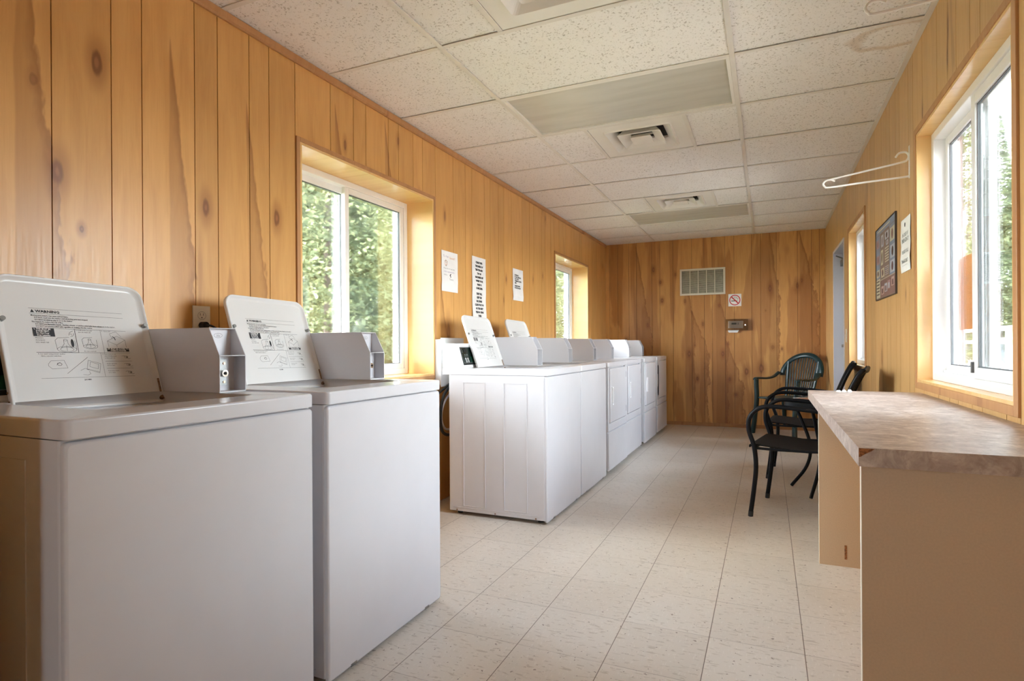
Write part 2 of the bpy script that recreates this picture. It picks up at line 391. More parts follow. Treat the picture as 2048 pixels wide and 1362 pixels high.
def floor_mat():
    n = NT('vinyl_composition_tile'); o = n.obj(); T = .3048
    v = n.vm('MULTIPLY', n.vm('SUBTRACT', o, (-1.1108, 2.1033, 0)), (1 / T, 1 / T, 0))
    fr = n.vm('FRACTION', v); fl = n.vm('FLOOR', v)
    sp = n.n('ShaderNodeSeparateXYZ'); n.set(sp.inputs[0], fr)
    def edge(s): return n.math('MINIMUM', s, n.math('SUBTRACT', 1, s))
    wn_ = n.n('ShaderNodeTexWhiteNoise', noise_dimensions='2D'); n.set(wn_.inputs['Vector'], fl)
    wv = wn_.outputs['Value']
    wobb = n.noise(o, 3, 3)
    lx = n.math('MULTIPLY', n.step(edge(sp.outputs[0]), .0065, .0025), .9)          # joints running down the room
    ly = n.math('MULTIPLY', n.step(edge(sp.outputs[1]), .005, .0018), n.step(wobb, .35, .7, .35, .9))
    joint = n.math('MAXIMUM', lx, ly)
    base = n.mix(n.step(n.noise(o, 1.1, 4), .35, .7), (.66, .60, .525), (.61, .545, .465))
    base = n.mix(n.math('MULTIPLY', wv, .35), base, (.52, .45, .37))
    worn = n.noise(n.scale(o, (1.3, .9, 1)), 1.2, 3)
    base = n.mix(n.step(worn, .5, .75, 0, .35), base, (.50, .40, .30))
    # chips: streaky flecks, alternating direction
    fk1 = n.noise(n.scale(o, (26, 95, 1)), 1, 2, .5, .5); fk2 = n.noise(n.scale(o, (60, 60, 1)), 1, 2); fk3 = n.noise(n.scale(o, (150, 40, 1)), 1, 2)
    base = n.mix(n.step(fk1, .59, .66, 0, .6), base, (.40, .33, .26))
    base = n.mix(n.step(fk3, .60, .68, 0, .4), base, (.74, .69, .62))
    base = n.mix(n.step(fk2, .685, .71, 0, .8), base, (.16, .11, .08))
    col = n.mix(joint, base, (.13, .085, .06))
    bp_ = n.bump(n.math('SUBTRACT', 1, joint), .25, .001)
    bl = n.noise(n.scale(o, (2.2, 2.2, 1)), 1, 4)
    return n.pbr(col, .34, 0, bp_, .5)
M['floor'] = floor_mat()

def laminate():
    n = NT('stone_laminate'); o = n.obj()
    a = n.noise(o, 14, 6, .65, 1.5); b = n.noise(n.scale(o, (1, 1, 1)), 55, 4, .6, 1)
    col = n.ramp(a, [(.3, (.27, .195, .16)), (.5, (.41, .32, .265)), (.68, (.60, .51, .44))])
    col = n.mix(n.step(b, .5, .75, 0, .5), col, (.20, .125, .10))
    return n.pbr(col, n.step(b, .3, .7, .30, .40), 0, n.bump(b, .1, .001), .5)
M['laminate'] = laminate()
M['chip'] = flat('raw_particle_board', (.26, .10, .035), .9, var=.6, vs=150)
M['mela'] = flat('tan_melamine', (.56, .41, .27), .45, var=.03, vs=200)
M['mela_edge'] = flat('melamine_edge', (.76, .68, .55), .5)

def lens_mat():
    n = NT('prismatic_lens'); o = n.obj()
    a = n.noise(n.scale(o, (2, 14, 1)), 1, 3); g = n.noise(o, 420, 1)
    col = n.mix(n.step(a, .35, .7), (.57, .555, .50), (.50, .485, .43))
    return n.pbr(col, .33, 0, n.bump(g, .15, .001), .6)
M['lens'] = lens_mat()

def glass_mat(name, tint, refl):
    n = NT(name); tr = n.n('ShaderNodeBsdfTransparent'); tr.inputs[0].default_value = tint + (1,)
    gl = n.n('ShaderNodeBsdfGlossy'); gl.inputs['Roughness'].default_value = .02
    fz = n.n('ShaderNodeFresnel'); fz.inputs[0].default_value = 1.45
    ms = n.n('ShaderNodeMixShader'); n.set(ms.inputs[0], n.math('MULTIPLY', fz.outputs[0], refl)); n.t.links.new(tr.outputs[0], ms.inputs[1]); n.t.links.new(gl.outputs[0], ms.inputs[2])
    n.t.links.new(ms.outputs[0], n.out.inputs[0]); return n.mat
M['glass'] = glass_mat('window_glass', (.95, .965, .96), .8)
M['glass2'] = glass_mat('screened_glass', (.83, .855, .845), .8)
M['clear'] = glass_mat('clear_plastic', (.96, .945, .935), 1.0)

# ------------------------------------------------------------------ the room shell
OFFS = [0, .102, .303, .403, .555, .66, .811, 1.045]
def groove_list(y0, a, b):
    g = []
    for k in range(-8, 9):
        for o in OFFS:
            v = y0 + k * 1.2192 + o
            if a + .02 < v < b - .02: g.append(v)
    return sorted(g)
def wall(name, axis, pos, out, a, b, grooves, holes, mat, thick=.2):
    """planked sheet wall: boards 5 mm proud of a dark backing, holes = (u0,u1,z0,z1); out = sign pointing outdoors"""
    mb = MB(); rnd = random.Random(name)
    ed = [a] + list(grooves) + [b]; G = .0017
    def bx(u0, u1, z0, z1, d0, d1, m):
        p0, p1 = sorted((pos + out * d0, pos + out * d1))
        if axis == 'y': mb.box(p0, p1, u0, u1, z0, z1, m)
        else: mb.box(u0, u1, p0, p1, z0, z1, m)
    for u0, u1 in zip(ed, ed[1:]):
        mb.t = rnd.random(); us = [u0 + G, u1 - G]
        cuts = sorted(set([us[0], us[1]] + [h for H in holes for h in H[:2] if us[0] < h < us[1]]))
        for c0, c1 in zip(cuts, cuts[1:]):
            mid = (c0 + c1) / 2; zs = [0.0, ZC + .05]; blocked = [H for H in holes if H[0] < mid < H[1]]
            segs = [(0.0, ZC + .05)]
            for H in blocked:
                ns_ = []
                for s0, s1 in segs:
                    if H[2] > s0: ns_.append((s0, min(s1, H[2])))
                    if H[3] < s1: ns_.append((max(s0, H[3]), s1))
                segs = ns_
            for s0, s1 in segs:
                if s1 - s0 > .001: bx(c0, c1, s0, s1, 0, .006, 0)
    cuts = sorted(set([a, b] + [h for H in holes for h in H[:2]]))
    for c0, c1 in zip(cuts, cuts[1:]):
        mid = (c0 + c1) / 2; segs = [(0.0, ZC + .05)]
        for H in [H for H in holes if H[0] < mid < H[1]]:
            ns_ = []
            for s0, s1 in segs:
                if H[2] > s0: ns_.append((s0, min(s1, H[2])))
                if H[3] < s1: ns_.append((max(s0, H[3]), s1))
            segs = ns_
        for s0, s1 in segs:
            if s1 - s0 > .001: bx(c0, c1, s0, s1, .006, thick, 1)
    return tag(mb.build(name, [mat, M['groove']]), kind='structure')
wall('wall_left', 'y', XL, -1, YF, YB, groove_list(1.211, YF, YB), LW, M['wall_l'], .24)
wall('wall_right', 'y', XR, 1, YF, YB, groove_list(1.957, YF, YB), RW + [RD], M['wall_r'], .17)
wall('wall_back', 'x', YB, 1, XL - .24, XR + .17, [-1.975, -1.861, -1.71, -1.606, -1.402, -1.299, -1.129, -.894, -.741, -.644, -.488, -.382, -.178, -.075, .104, .335, .486, .57], [], M['wall_b'])
wall('wall_front', 'x', YF, -1, XL - .24, XR + .17, [-1.9 + .2 * k for k in range(13)], [FILL_WIN], M['wall_f'], .17)
pw = MB(); pw.box(XL, -1.25, .38, .48, 0, 1.15); tag(pw.build('shade_partition', M['wall_f']), kind='structure')  # unseen low partition, added only to shade the side of the nearest washer
fb = MB(); fb.box(XL - .24, XR + .17, YF - .2, YB + .2, -.12, 0); tag(fb.build('floor', M['floor']), kind='structure')

# ceiling: lay-in tiles (one mesh) with the T-bar grid as its child
RUN = [-1.3662, -.147]; ROW = [2.2389 + .6096 * k for k in range(-6, 9)]
xs = [XL] + RUN + [XR]; ys = [YF] + [r for r in ROW if YF + .05 < r < YB - .03] + [YB]
LIGHTS = [(RUN[0], RUN[1], 2.2389 + .6096, 2.2389 + 2 * .6096), (RUN[0], RUN[1], 2.2389 + 6 * .6096, 2.2389 + 7 * .6096)]
VX = (-1.06, -.45)
VENTS = [(VX[0], VX[1], 2.2389 - .6096, 2.2389), (VX[0], VX[1], 2.2389 + 2 * .6096, 2.2389 + 3 * .6096), (VX[0], VX[1], 2.2389 + 5 * .6096, 2.2389 + 6 * .6096)]
cb_ = MB(); rnd = random.Random(3)
def hit(a, b, c, d, L): return any(abs((a + b) / 2 - (p + q) / 2) < .4 and abs((c + d) / 2 - (r + s) / 2) < .05 for p, q, r, s in L)
for i in range(3):
    for j in range(len(ys) - 1):
        x0, x1, y0, y1 = xs[i], xs[i + 1], ys[j], ys[j + 1]
        if i == 1 and hit(x0, x1, y0, y1, LIGHTS): continue
        segs = [(x0, x1)]
        if i == 1 and hit(x0, x1, y0, y1, VENTS): segs = [(x0, VX[0]), (VX[1], x1)]
        for a, b in segs:
            dz = rnd.uniform(0, .003); cb_.box(a + .006, b - .006, y0 + .006, y1 - .006, ZC + dz, ZC + .018)
cl = tag(cb_.build('ceiling', [M['tile']], bevel=.002, seg=1), kind='structure')
gb = MB(); hw = .012
for x in RUN: gb.box(x - hw, x + hw, YF, YB, ZC - .0055, ZC - .001)
for j, y in enumerate(ys[1:-1]):
    for a, b in zip(xs, xs[1:]): gb.box(a + hw if a != XL else a, b - hw if b != XR else b, y - hw, y + hw, ZC - .005, ZC - .001)
for v in VENTS:
    for x in VX: gb.box(x - hw, x + hw, v[2] + hw, v[3] - hw, ZC - .005, ZC - .001)
gb.box(XR - .024, XR, YF, YB, ZC - .006, ZC - .001); gb.box(XL, XR, YB - .022, YB, ZC - .006, ZC - .001)
gb.build('grid', M['bar'], cl, bevel=.0008, seg=1)
rf = MB(); rf.box(XL - .55, XR + .5, YF - .5, YB + .5, ZC + .22, ZC + .30); rf.box(XL - .24, XR + .17, YF - .2, YB + .2, ZC + .05, ZC + .22)
tag(rf.build('roof_slab', M['duct']), kind='structure')  # unseen roof slab with eaves, added to stop light leaking in
tr = MB(); tr.prism([(XL, ZC - .036), (XL + .009, ZC - .036), (XL + .016, ZC - .03), (XL + .018, ZC - .004), (XL, ZC - .004)], 'y', YF, YB)
tag(tr.build('trim_1', M['casing']), kind='structure')
bb = MB(); bb.prism([(YB, 0), (YB - .012, 0), (YB - .012, .034), (YB - .006, .042), (YB, .042)], 'x', XL, XR)
tag(bb.build('baseboard_back', M['base_wood'], label='dark stained wooden strip'), kind='structure')

# ------------------------------------------------------------------ windows
def window(idx, side, y0, y1, z0, z1, depth, mull, screen_far):
    """sliding window; side -1 left wall, +1 right wall; depth = jamb depth to the frame"""
    X = XL if side < 0 else XR; s = side
    def bx(mb, a, b, c, d, e, f, m=0):                     # a,b measured outdoors from the wall face
        p, q = sorted((X + s * a, X + s * b)); mb.box(p, q, c, d, e, f, m)
    root = tag(empty('window_%d' % idx, (0, 0, 0)), kind='structure')
    cs = MB(); t = .022 if s < 0 else .03; pr = .008
    bx(cs, -pr, .004, y0 - t, y0, z0 - t, z1 + t); bx(cs, -pr, .004, y1, y1 + t, z0 - t, z1 + t)
    bx(cs, -pr, .004, y0, y1, z1, z1 + t); bx(cs, -pr, .004, y0, y1, z0 - t, z0)
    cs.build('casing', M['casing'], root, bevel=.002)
    jb = MB(); h = .012
    bx(jb, -pr * .6, depth, y0, y0 + h, z0 + h, z1 - h); bx(jb, -pr * .6, depth, y1 - h, y1, z0 + h, z1 - h)
    bx(jb, -pr * .6, depth, y0, y1, z1 - h, z1); bx(jb, -pr * .6, depth, y0, y1, z0, z0 + h)
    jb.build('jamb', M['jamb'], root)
    Y0, Y1, Z0, Z1 = y0 + h, y1 - h, z0 + h, z1 - h; fw = .035
    fr = MB()
    for (a, b, c, d) in ((Y0, Y0 + fw, Z0, Z1), (Y1 - fw, Y1, Z0, Z1), (Y0 + fw, Y1 - fw, Z1 - fw, Z1), (Y0 + fw, Y1 - fw, Z0, Z0 + fw)):
        bx(fr, depth - .004, depth + .085, a, b, c, d)
    bx(fr, depth + .028, depth + .034, Y0 + fw, Y1 - fw, Z0 + fw, Z0 + fw + .012)
    fr.build('window_frame', M['vinyl'], root, bevel=.003)
    ym = Y0 + (Y1 - Y0) * mull
    def sash(a, b, d0, sw, gm, nm):
        sb = MB()
        for (p, q, c, d) in ((a, a + sw, Z0 + fw, Z1 - fw), (b - sw, b, Z0 + fw, Z1 - fw), (a + sw, b - sw, Z1 - fw - sw, Z1 - fw), (a + sw, b - sw, Z0 + fw, Z0 + fw + sw)):
            bx(sb, d0, d0 + .026, p, q, c, d)
        o = sb.build('sash', M['vinyl'], root, bevel=.003)
        gk = MB(); g = .004
        for (p, q, c, d) in ((a + sw, a + sw + g, Z0 + fw + sw, Z1 - fw - sw), (b - sw - g, b - sw, Z0 + fw + sw, Z1 - fw - sw), (a + sw, b - sw, Z1 - fw - sw - g, Z1 - fw - sw), (a + sw, b - sw, Z0 + fw + sw, Z0 + fw + sw + g)):
            bx(gk, d0 + .008, d0 + .018, p, q, c, d)
        gk.build('gasket', M['gasket'], o)
        gl = MB(); bx(gl, d0 + .011, d0 + .015, a + sw + g, b - sw - g, Z0 + fw + sw + g, Z1 - fw - sw - g)
        gl.build('pane', gm, o)
    if screen_far:
        sash(ym - .02, Y1 - fw, depth + .004, .034, M['glass2'], 'near'); sash(Y0 + fw, ym + .03, depth + .040, .034, M['glass'], 'far')
    else:
        sash(Y0 + fw, ym + .02, depth + .004, .04, M['glass2'], 'near'); sash(ym - .03, Y1 - fw, depth + .040, .034, M['glass'], 'far')
    if s > 0:
        lk = MB(); bx(lk, depth - .004, depth + .004, ym + .0, ym + .012, Z0 + fw + .02, Z0 + fw + .06); lk.build('latch', M['gasket'], root)
    return root
window(1, -1, *LW[0], .20, .49, True)
window(2, -1, *LW[1], .20, .49, True)
window(3, 1, *RW[0], .055, .51, False)
window(4, 1, *RW[1], .055, .5, False)

_fill_win = window(5, 1, *FILL_WIN, .055, .5, False); _fill_win.location = (0, XR + YF, 0); _fill_win.rotation_euler = (0, 0, -PI / 2)  # added fill window, out of view in the front wall
# door in the right wall, grey metal, with its frame, closer and push bar
dr = tag(empty('door_1'), kind='structure'); y0, y1, z0, z1 = RD
d = MB(); d.box(XR + .10, XR + .145, y0 + .03, y1 - .03, .01, z1 - .03); d.build('door_leaf', M['alum'], dr, bevel=.002)
d = MB(); d.box(XR - .006, XR + .15, y0, y0 + .028, 0, z1); d.box(XR - .006, XR + .15, y1 - .028, y1, 0, z1); d.box(XR - .006, XR + .15, y0 + .028, y1 - .028, z1 - .028, z1)
d.build('door_frame', M['alum'], dr, bevel=.002)
d = MB(); d.box(XR + .055, XR + .10, y1 - .32, y1 - .06, z1 - .16, z1 - .10); d.cyl((XR + .07, y1 - .2, z1 - .10), (XR + .02, y1 - .06, z1 - .05), .006); d.build('door_closer', M['steel'], dr, bevel=.003)
d = MB(); d.box(XR + .06, XR + .085, y0 + .08, y1 - .08, 1.0, 1.03); d.box(XR + .08, XR + .10, y0 + .08, y0 + .14, .98, 1.05); d.box(XR + .08, XR + .10, y1 - .14, y1 - .08, .98, 1.05); d.build('push_bar', M['steel'], dr, bevel=.003)

# ------------------------------------------------------------------ ceiling fittings
for i, (x0, x1, y0, y1) in enumerate(LIGHTS):
    t = empty('ceiling_light', ((x0 + x1) / 2, (y0 + y1) / 2, ZC), 0,
              ['large recessed fluorescent ceiling light with greyish lens, nearest one in the photo', 'far recessed fluorescent ceiling light with greyish lens near the back wall'][i], 'ceiling light')
    a, b = (x1 - x0) / 2 - .012, (y1 - y0) / 2 - .012
    f = MB(); k = .018
    f.box(-a, a, -b, -b + k, -.004, .05); f.box(-a, a, b - k, b, -.004, .05); f.box(-a, -a + k, -b + k, b - k, -.004, .05); f.box(a - k, a, -b + k, b - k, -.004, .05); f.box(-a, a, -b, b, .05, .056)
    f.build('frame', M['vent'], t, bevel=.002)
    f = MB(); f.box(-a + k, a - k, -b + k, b - k, .006, .010); f.build('lens', M['lens'], t)
VL = ['square white ceiling air vent at the top edge of the photo', 'square white ceiling air vent beside the large near light', 'square white ceiling air vent beside the far ceiling light']
def rsq(h, z, r=.012): return rrect(-h, h, -h, h, r, z, 3)
for i, (x0, x1, y0, y1) in enumerate(VENTS):
    t = empty('ceiling_vent', ((x0 + x1) / 2, (y0 + y1) / 2, ZC), 0, VL[i], 'air vent', 'square ceiling vents')
    f = MB(); f.loft([rsq(.29, .004, .003), rsq(.292, -.001, .003), rsq(.215, -.002, .02), rsq(.209, -.010, .02), rsq(.203, -.010, .02), rsq(.155, .03, .02), rsq(.15, .035, .02), rsq(.15, .075, .02)], 0, False, False, False)
    f.build('frame', M['vent'], t)
    f = MB(); f.loft([rsq(.152, .07, .02), rsq(.152, .074, .02)], 0, False); f.build('duct', M['duct'], t)
    f = MB(); f.loft([rsq(.108, .028), rsq(.138, -.010), rsq(.135, -.014), rsq(.072, .018), rsq(.070, .030), rsq(.075, .032)], 0, False, False, False); f.build('louver', M['vent'], t)
    f = MB(); f.loft([rsq(.048, .012), rsq(.068, -.012), rsq(.064, -.015)], 0, False); f.box(-.1, .1, -.006, .006, .02, .03); f.build('center_plate', M['vent'], t, bevel=.001)

# ------------------------------------------------------------------ machines
WDT = .645; ZT = .90
def lid_graphics(c):
    """instruction print of the washer lid; canvas spans the print block"""
    B, Wh = 1, 2; lw = .0007
    def L(p, w_=1): c.line(p, lw * w_, B)
    L([(0, 1), (1, 1)]); L([(0, .925), (1, .925)])
    c.mb.add([c.P(.012, .94), c.P(.05, .94), c.P(.031, .985)], [(0, 1, 2)], B)
    c.text('WARNING', .06, .942, .0105, B, 1, sx=1.15, bold=.0004)
    T = [(0, 'Moving parts hazard. Can cause serious injury.'), (.03, 'DO NOT reach into the washer until all moving parts have stopped.'), (.03, 'DO NOT let children play in or on the washer.'),
         (.0, 'Fire hazard. To reduce the risk of fire:'), (.03, 'DO NOT put flammable liquids, cleaning solvents, or articles soiled with these substances, in the washer.'),
         (.03, 'DO NOT put articles soiled with vegetable or cooking oil in the washer.')]
    for k, (x, t) in enumerate(T): c.text(t, .01 + x, .888 - .031 * k, .0056, B, 1, sx=.86, bold=.00012)
    L([(0, .715), (1, .715)]); L([(0, .365), (1, .365)]); L([(0, 0), (1, 0)])
    L([(.42, .715), (.42, .365)], 1.6); L([(0, .365), (.42, .365)], 1.6); L([(.70, .715), (.70, .365)]); L([(.655, .365), (.655, 0)])
    c.rect(0, .21, .595, .715, B)
    for k, t in enumerate(['1. THIS MUST BE', 'DONE FIRST.', 'Do Not Pour', 'Over Laundry.']): c.text(t, .012 + (.02 if k else 0), .69 - .029 * k, .0058, Wh, 2, sx=.95, bold=.0002)
    for k, t in enumerate(['Measure', 'detergent', 'into wash tub.']): c.text(t, .012, .565 - .032 * k, .0056, B)
    def tub(cx, cy, s):
        c.oval(cx, cy - .075 * s, .095 * s, .042 * s, B, wd=lw); c.oval(cx, cy - .075 * s, .065 * s, .03 * s, B, wd=lw)
        L([(cx - .095 * s, cy - .075 * s), (cx - .1 * s, cy + .05 * s), (cx - .07 * s, cy + .085 * s), (cx + .04 * s, cy + .095 * s)]); L([(cx + .095 * s, cy - .075 * s), (cx + .09 * s, cy + .05 * s)])
        c.oval(cx, cy + .055 * s, .018 * s, .012 * s, B, wd=lw); L([(cx - .018 * s, cy + .05 * s), (cx - .02 * s, cy + .0), (cx - .055 * s, cy - .06 * s)]); L([(cx + .018 * s, cy + .05 * s), (cx + .02 * s, cy + .0), (cx + .055 * s, cy - .06 * s)]); L([(cx, cy - .02 * s), (cx, cy - .095 * s)])
    tub(.305, .49, 1.05); tub(.56, .52, .82)
    c.oval(.372, .505, .016, .06, B)
    L([(.35, .62), (.36, .66), (.40, .69)]); L([(.365, .60), (.39, .61), (.405, .65)]); L([(.36, .64), (.375, .645), (.38, .62)])
    c.text('2. Load clothes loosely', .432, .692, .0054, B, sx=.85); c.text('into the wash tub.', .455, .664, .0054, B, sx=.85); c.text('Do not overload.', .48, .378, .0054, B, sx=.85)
    c.text('3. Close lid.', .712, .692, .0054, B)
    L([(.76, .55), (.86, .49), (.97, .57), (.88, .63), (.76, .55)]); L([(.82, .585), (.80, .665), (.88, .70), (.93, .62)]); L([(.76, .55), (.765, .46)]); L([(.97, .57), (.97, .46)]); L([(.86, .49), (.86, .46)])
    c.line([(.83, .62), (.85, .60), (.855, .57)], .0022, B)
    c.rect(.735, .995, .385, .44, B); c.text('LID MUST BE CLOSED TO', .865, .418, .0062, Wh, 2, 'CENTER', .85, .0002); c.text('OPERATE WASHER', .865, .392, .0062, Wh, 2, 'CENTER', .85, .0002)
    c.text('4. Set wash temperature and/or', .01, .335, .0056, B, sx=.9); c.text('fabric selector switches.', .035, .305, .0056, B, sx=.9)
    L([(.09, .20), (.12, .245), (.25, .25), (.275, .14), (.12, .13), (.09, .17), (.09, .20)]); c.oval(.2, .195, .022, .018, B, wd=lw * 1.5); L([(.17, .18), (.18, .21), (.21, .22)])
    L([(.26, .06), (.50, .295)], 1.2)
    L([(.50, .25), (.63, .20), (.60, .06), (.47, .115), (.50, .25)]); L([(.52, .225), (.605, .19), (.59, .12), (.505, .155), (.52, .225)]); L([(.48, .12), (.60, .075)]); L([(.40, .10), (.45, .13), (.49, .11)]); L([(.42, .04), (.47, .03), (.50, .05), (.49, .085)])
    for k, t in enumerate(['5. Place coins in coin', '    slots. If slide, push', '    in then pull out.']): c.text(t, .67, .335 - .03 * k, .0054, B, sx=.85)
    L([(.69, .235), (1, .235)]); c.text('Insert card into', .70, .19, .0054, B, sx=.85); c.text('slot to start.', .70, .163, .0054, B, sx=.85); L([(.69, .125), (1, .125)])
    c.text('Push timer knob', .70, .08, .0054, B, sx=.85); c.text('in to start.', .70, .053, .0054, B, sx=.85)
    for (x, y) in ((.94, .30), (.95, .18), (.95, .06)):
        c.oval(x, y, .022, .018, B, wd=lw); L([(x - .05, y + .015), (x - .02, y + .02), (x, y)]); L([(x, y - .01), (x + .03, y - .03), (x + .05, y - .02)]); c.oval(x + .01, y, .008, .008, B, wd=lw * 1.6)
    c.text('201480', .42, -.045, .0062, B, bold=.0002)

def coin_box(t, z=ZT, dk='enamel', label=None):
    """open-fronted coin meter case; local machine frame, front face of the machine is x = 0"""
    y0, y1 = .558, .652; a = -.66; f = -.28; zt = z + .198; zm = z + .112; fx = f - .045; th = .003
    b = MB()
    prof = [(a, z), (f, z), (f, zm), (fx, zt), (a, zt)]
    b.prism(prof, 'y', y0, y0 + th); b.prism(prof, 'y', y1 - th, y1)
    b.box(a, fx, y0 + th, y1 - th, zt - th, zt); b.box(a, f, y0 + th, y1 - th, z, z + .004)
    b.box(f - .05, f, y0 + th, y1 - th, zm - .0015, zm + .0015)
    cs = b.build('coin_box', M[dk], t, bevel=.0012)
    if label: cs['label'] = label
    b = MB(); b.box(a, f - .05, y0 + th, y1 - th, z + .004, zm); b.box(a, fx - .02, y0 + th, y1 - th, zm, zt - th)
    b.build('inner_face', M['enamel'], cs)
    b = MB(); x = f - .05
    b.box(x, x + .003, y0 + .008, y0 + .062, z + .02, zm - .012, 0); b.cyl((x + .003, y0 + .028, z + .058), (x + .010, y0 + .028, z + .058), .028, 24, 0)
    b.build('lock_plate', M['steel'], cs)
    b = MB(); b.cyl((x + .010, y0 + .036, z + .058), (x + .030, y0 + .036, z + .058), .0105, 20, 0); b.cyl((x + .030, y0 + .036, z + .058), (x + .0315, y0 + .036, z + .058), .005, 12, 1)
    b.build('lock', [M['chrome'], M['hole']], cs)
    for zz in (z + .030, z + .088): b = MB(); b.cyl((x + .003, y0 + .052, zz), (x + .006, y0 + .052, zz), .0035, 10); b.build('screw', M['copper'], cs)
    b = MB(); x = fx - .02; b.box(x, x + .0012, y0 + .018, y0 + .021, zt - .055, zt - .012, 1); b.cyl((x, y0 + .020, zt - .060), (x + .005, y0 + .020, zt - .060), .005, 12, 0)
    c = Canvas(b, (x, y0 + .03, zt - .035), (0, 1, 0), (0, 0, 1), 1, 1, .0008)
    c.oval(.017, .012, .0145, .007, 2, wd=.0007); c.text('25¢', .017, .0085, .009, 2, 1, 'CENTER')
    b.build('coin_slot', [M['steel'], M['hole'], M['print']], cs)

def cabinet(t, z1=.8595, zb=.012, washer=True):
    b = MB()
    def lp(z, i=0): return rrect(-.65 + i, -.014, i, WDT - i, .006, z, 3)
    b.loft([lp(zb + .012), lp(z1)], 0, False)
    e = b; wd = .0028; pr = .0009
    for s, yy in ((-1, 0), (1, WDT)):
        pr = .0022
        ya, yb_ = (yy - pr, yy + .0002) if s < 0 else (yy - .0002, yy + pr)
        for (xa, xb) in ((-.55, -.40), (-.275, -.125)):
            for (p, q, r_, s_) in ((xa, xb, .813, .813 + wd), (xa, xb, .058, .058 + wd), (xa, xa + wd, .058, .813), (xb - wd, xb, .058, .813)): e.box(p, q, ya, yb_, r_, s_)
        e.box(-.62, -.05, ya, yb_, .046, .0475)
    cb = b.build('cabinet', M['enamel'], t)
    for x in (-.595, -.335, -.072): e = MB(); e.cyl((x, -.002, .031), (x, 0, .031), .005, 10); e.build('screw', M['rust'], cb)
    b = MB(); zl = zb
    L = [rrect(-.012, 0, 0.002, WDT - .002, .001, zl + .02, 3)]
    fr = lambda x0, x1, i: None
    def vl(x, i, r=.012):                                   # upright loop in the yz plane
        return [(x, p[0], p[1]) for p in rrect(.0015 + i, WDT - .0015 - i, zb + i, z1 - .003 - i, r, 0, 5)]
    b.loft([vl(-.014, 0), vl(-.006, 0), vl(-.0018, .0015), vl(0, .006, .010)], 0, True)
    b.build('front_panel', M['enamel'], t)
    for k, (x, y) in enumerate(((-.06, .05), (-.06, WDT - .05), (-.6, .05), (-.6, WDT - .05))):
        b = MB(); b.cyl((x, y, 0), (x, y, zb + .02), .017, 12); b.build('foot', M['rubber'], t)
    return cb

def top_deck(t, washer):
    b = MB(); x0, x1, y0, y1 = -.70, .004, 0.0, WDT
    o = lambda i, z, r: rrect(x0 + i, x1 - i, y0 + i, y1 - i, r, z, 5)
    loops = [o(.0, .8615, .014), o(0, ZT - .006, .014), o(.002, ZT - .0015, .013), o(.006, ZT, .010)]
    if washer:
        wx0, wx1, wy0, wy1 = -.53, -.13, .14, .5575
        q = lambda i, z, r: rrect(wx0 + i, wx1 - i, wy0 + i, wy1 - i, r, z, 5)
        loops += [q(0, ZT, .03), q(.002, ZT - .032, .026), q(.03, ZT - .036, .02)]
        n = len(loops[0]); cx, cy = (wx0 + wx1) / 2, (wy0 + wy1) / 2
        def ring(r, z):
            out = []
            for p in q(.03, 0, .02):
                a = math.atan2(p[1] - cy, p[0] - cx); out.append((cx + r * math.cos(a), cy + r * math.sin(a), z))
            return out
        loops += [ring(.165, ZT - .038)]
        b.loft(loops, 0, True, False, False); dk = b.build('top_deck', M['enamel'], t)
        b = MB(); b.loft([ring(.165, ZT - .038), ring(.172, ZT - .04), ring(.175, ZT - .11)], 0, True, False, False); b.build('tub_ring', M['panel_gry2'], dk)
        b = MB(); b.loft([ring(.175, ZT - .11), ring(.165, ZT - .112), ring(.165, .45), ring(.06, .43)], 0, True, False, True); b.build('wash_tub', M['plastic_w'], dk)
        b = MB(); b.loft([circ(cx, cy, .10, .432), circ(cx, cy, .05, .50), circ(cx, cy, .035, .75), circ(cx, cy, .03, .78), circ(cx, cy, .01, .79)], 0, True)
        for k in range(3): a = k * 2 * PI / 3; b.box(cx - .004, cx + .004, cy - .004, cy + .004, .44, .7); b.tube([(cx, cy, .46), (cx + .1 * math.cos(a), cy + .1 * math.sin(a), .46)], (.004, .03), 6, 0, 0)
        b.build('agitator', M['plastic_w'], dk)
    else:
        b.loft(loops, 0, True, False, True); dk = b.build('top_deck', M['enamel'], t)
    return dk

def console(t, ypanel=(.05, .41)):
    b = MB(); b.prism([(-.70, ZT - .001), (-.566, ZT - .001), (-.569, ZT + .012), (-.608, ZT + .146), (-.615, ZT + .154), (-.70, ZT + .154)], 'y', .012, .543)
    cn = b.build('control_console', M['plastic_w'], t, bevel=.005)
    b = MB(); V = Vector((-.039, 0, .134)); V.normalize()
    O = Vector((-.569, ypanel[0], ZT + .012)) + V * .006; H = .118; Wd = ypanel[1] - ypanel[0]
    c = Canvas(b, O, (0, 1, 0), V, Wd, H, .001)
    c.rect(0, 1, 0, 1, 1); c.rect(.015, .985, .12, .96, 0, 2); c.rect(.30, .70, .12, .45, 2, 2.4)
    c.line([(.015, .12), (.985, .12), (.985, .96), (.015, .96)], .0012, 3, 3, True); c.rect(.10, .22, .70, .88, 4, 3)
    for k in range(3):
        c.rect(.10 + .045 * k, .12 + .045 * k, .55, .58, 3, 3); c.rect(.10 + .045 * k, .12 + .045 * k, .48, .50, 3, 3); c.rect(.04, .06, .86 - .08 * k, .89 - .08 * k, 3, 3)
    for (x, y) in ((.115, .33), (.19, .33), (.125, .20), (.20, .20)): c.oval(x, y, .028, .075, 3, 3, n=16)
    c.rect(.55, .95, .5, .9, 4, 3); c.text('Clean', .58, .30, .014, 3, 3)
    b.build('control_panel', [M['panel_blk'], M['black'], M['panel_grn'], M['panel_gry'], M['hole']], cn, recalc=False)

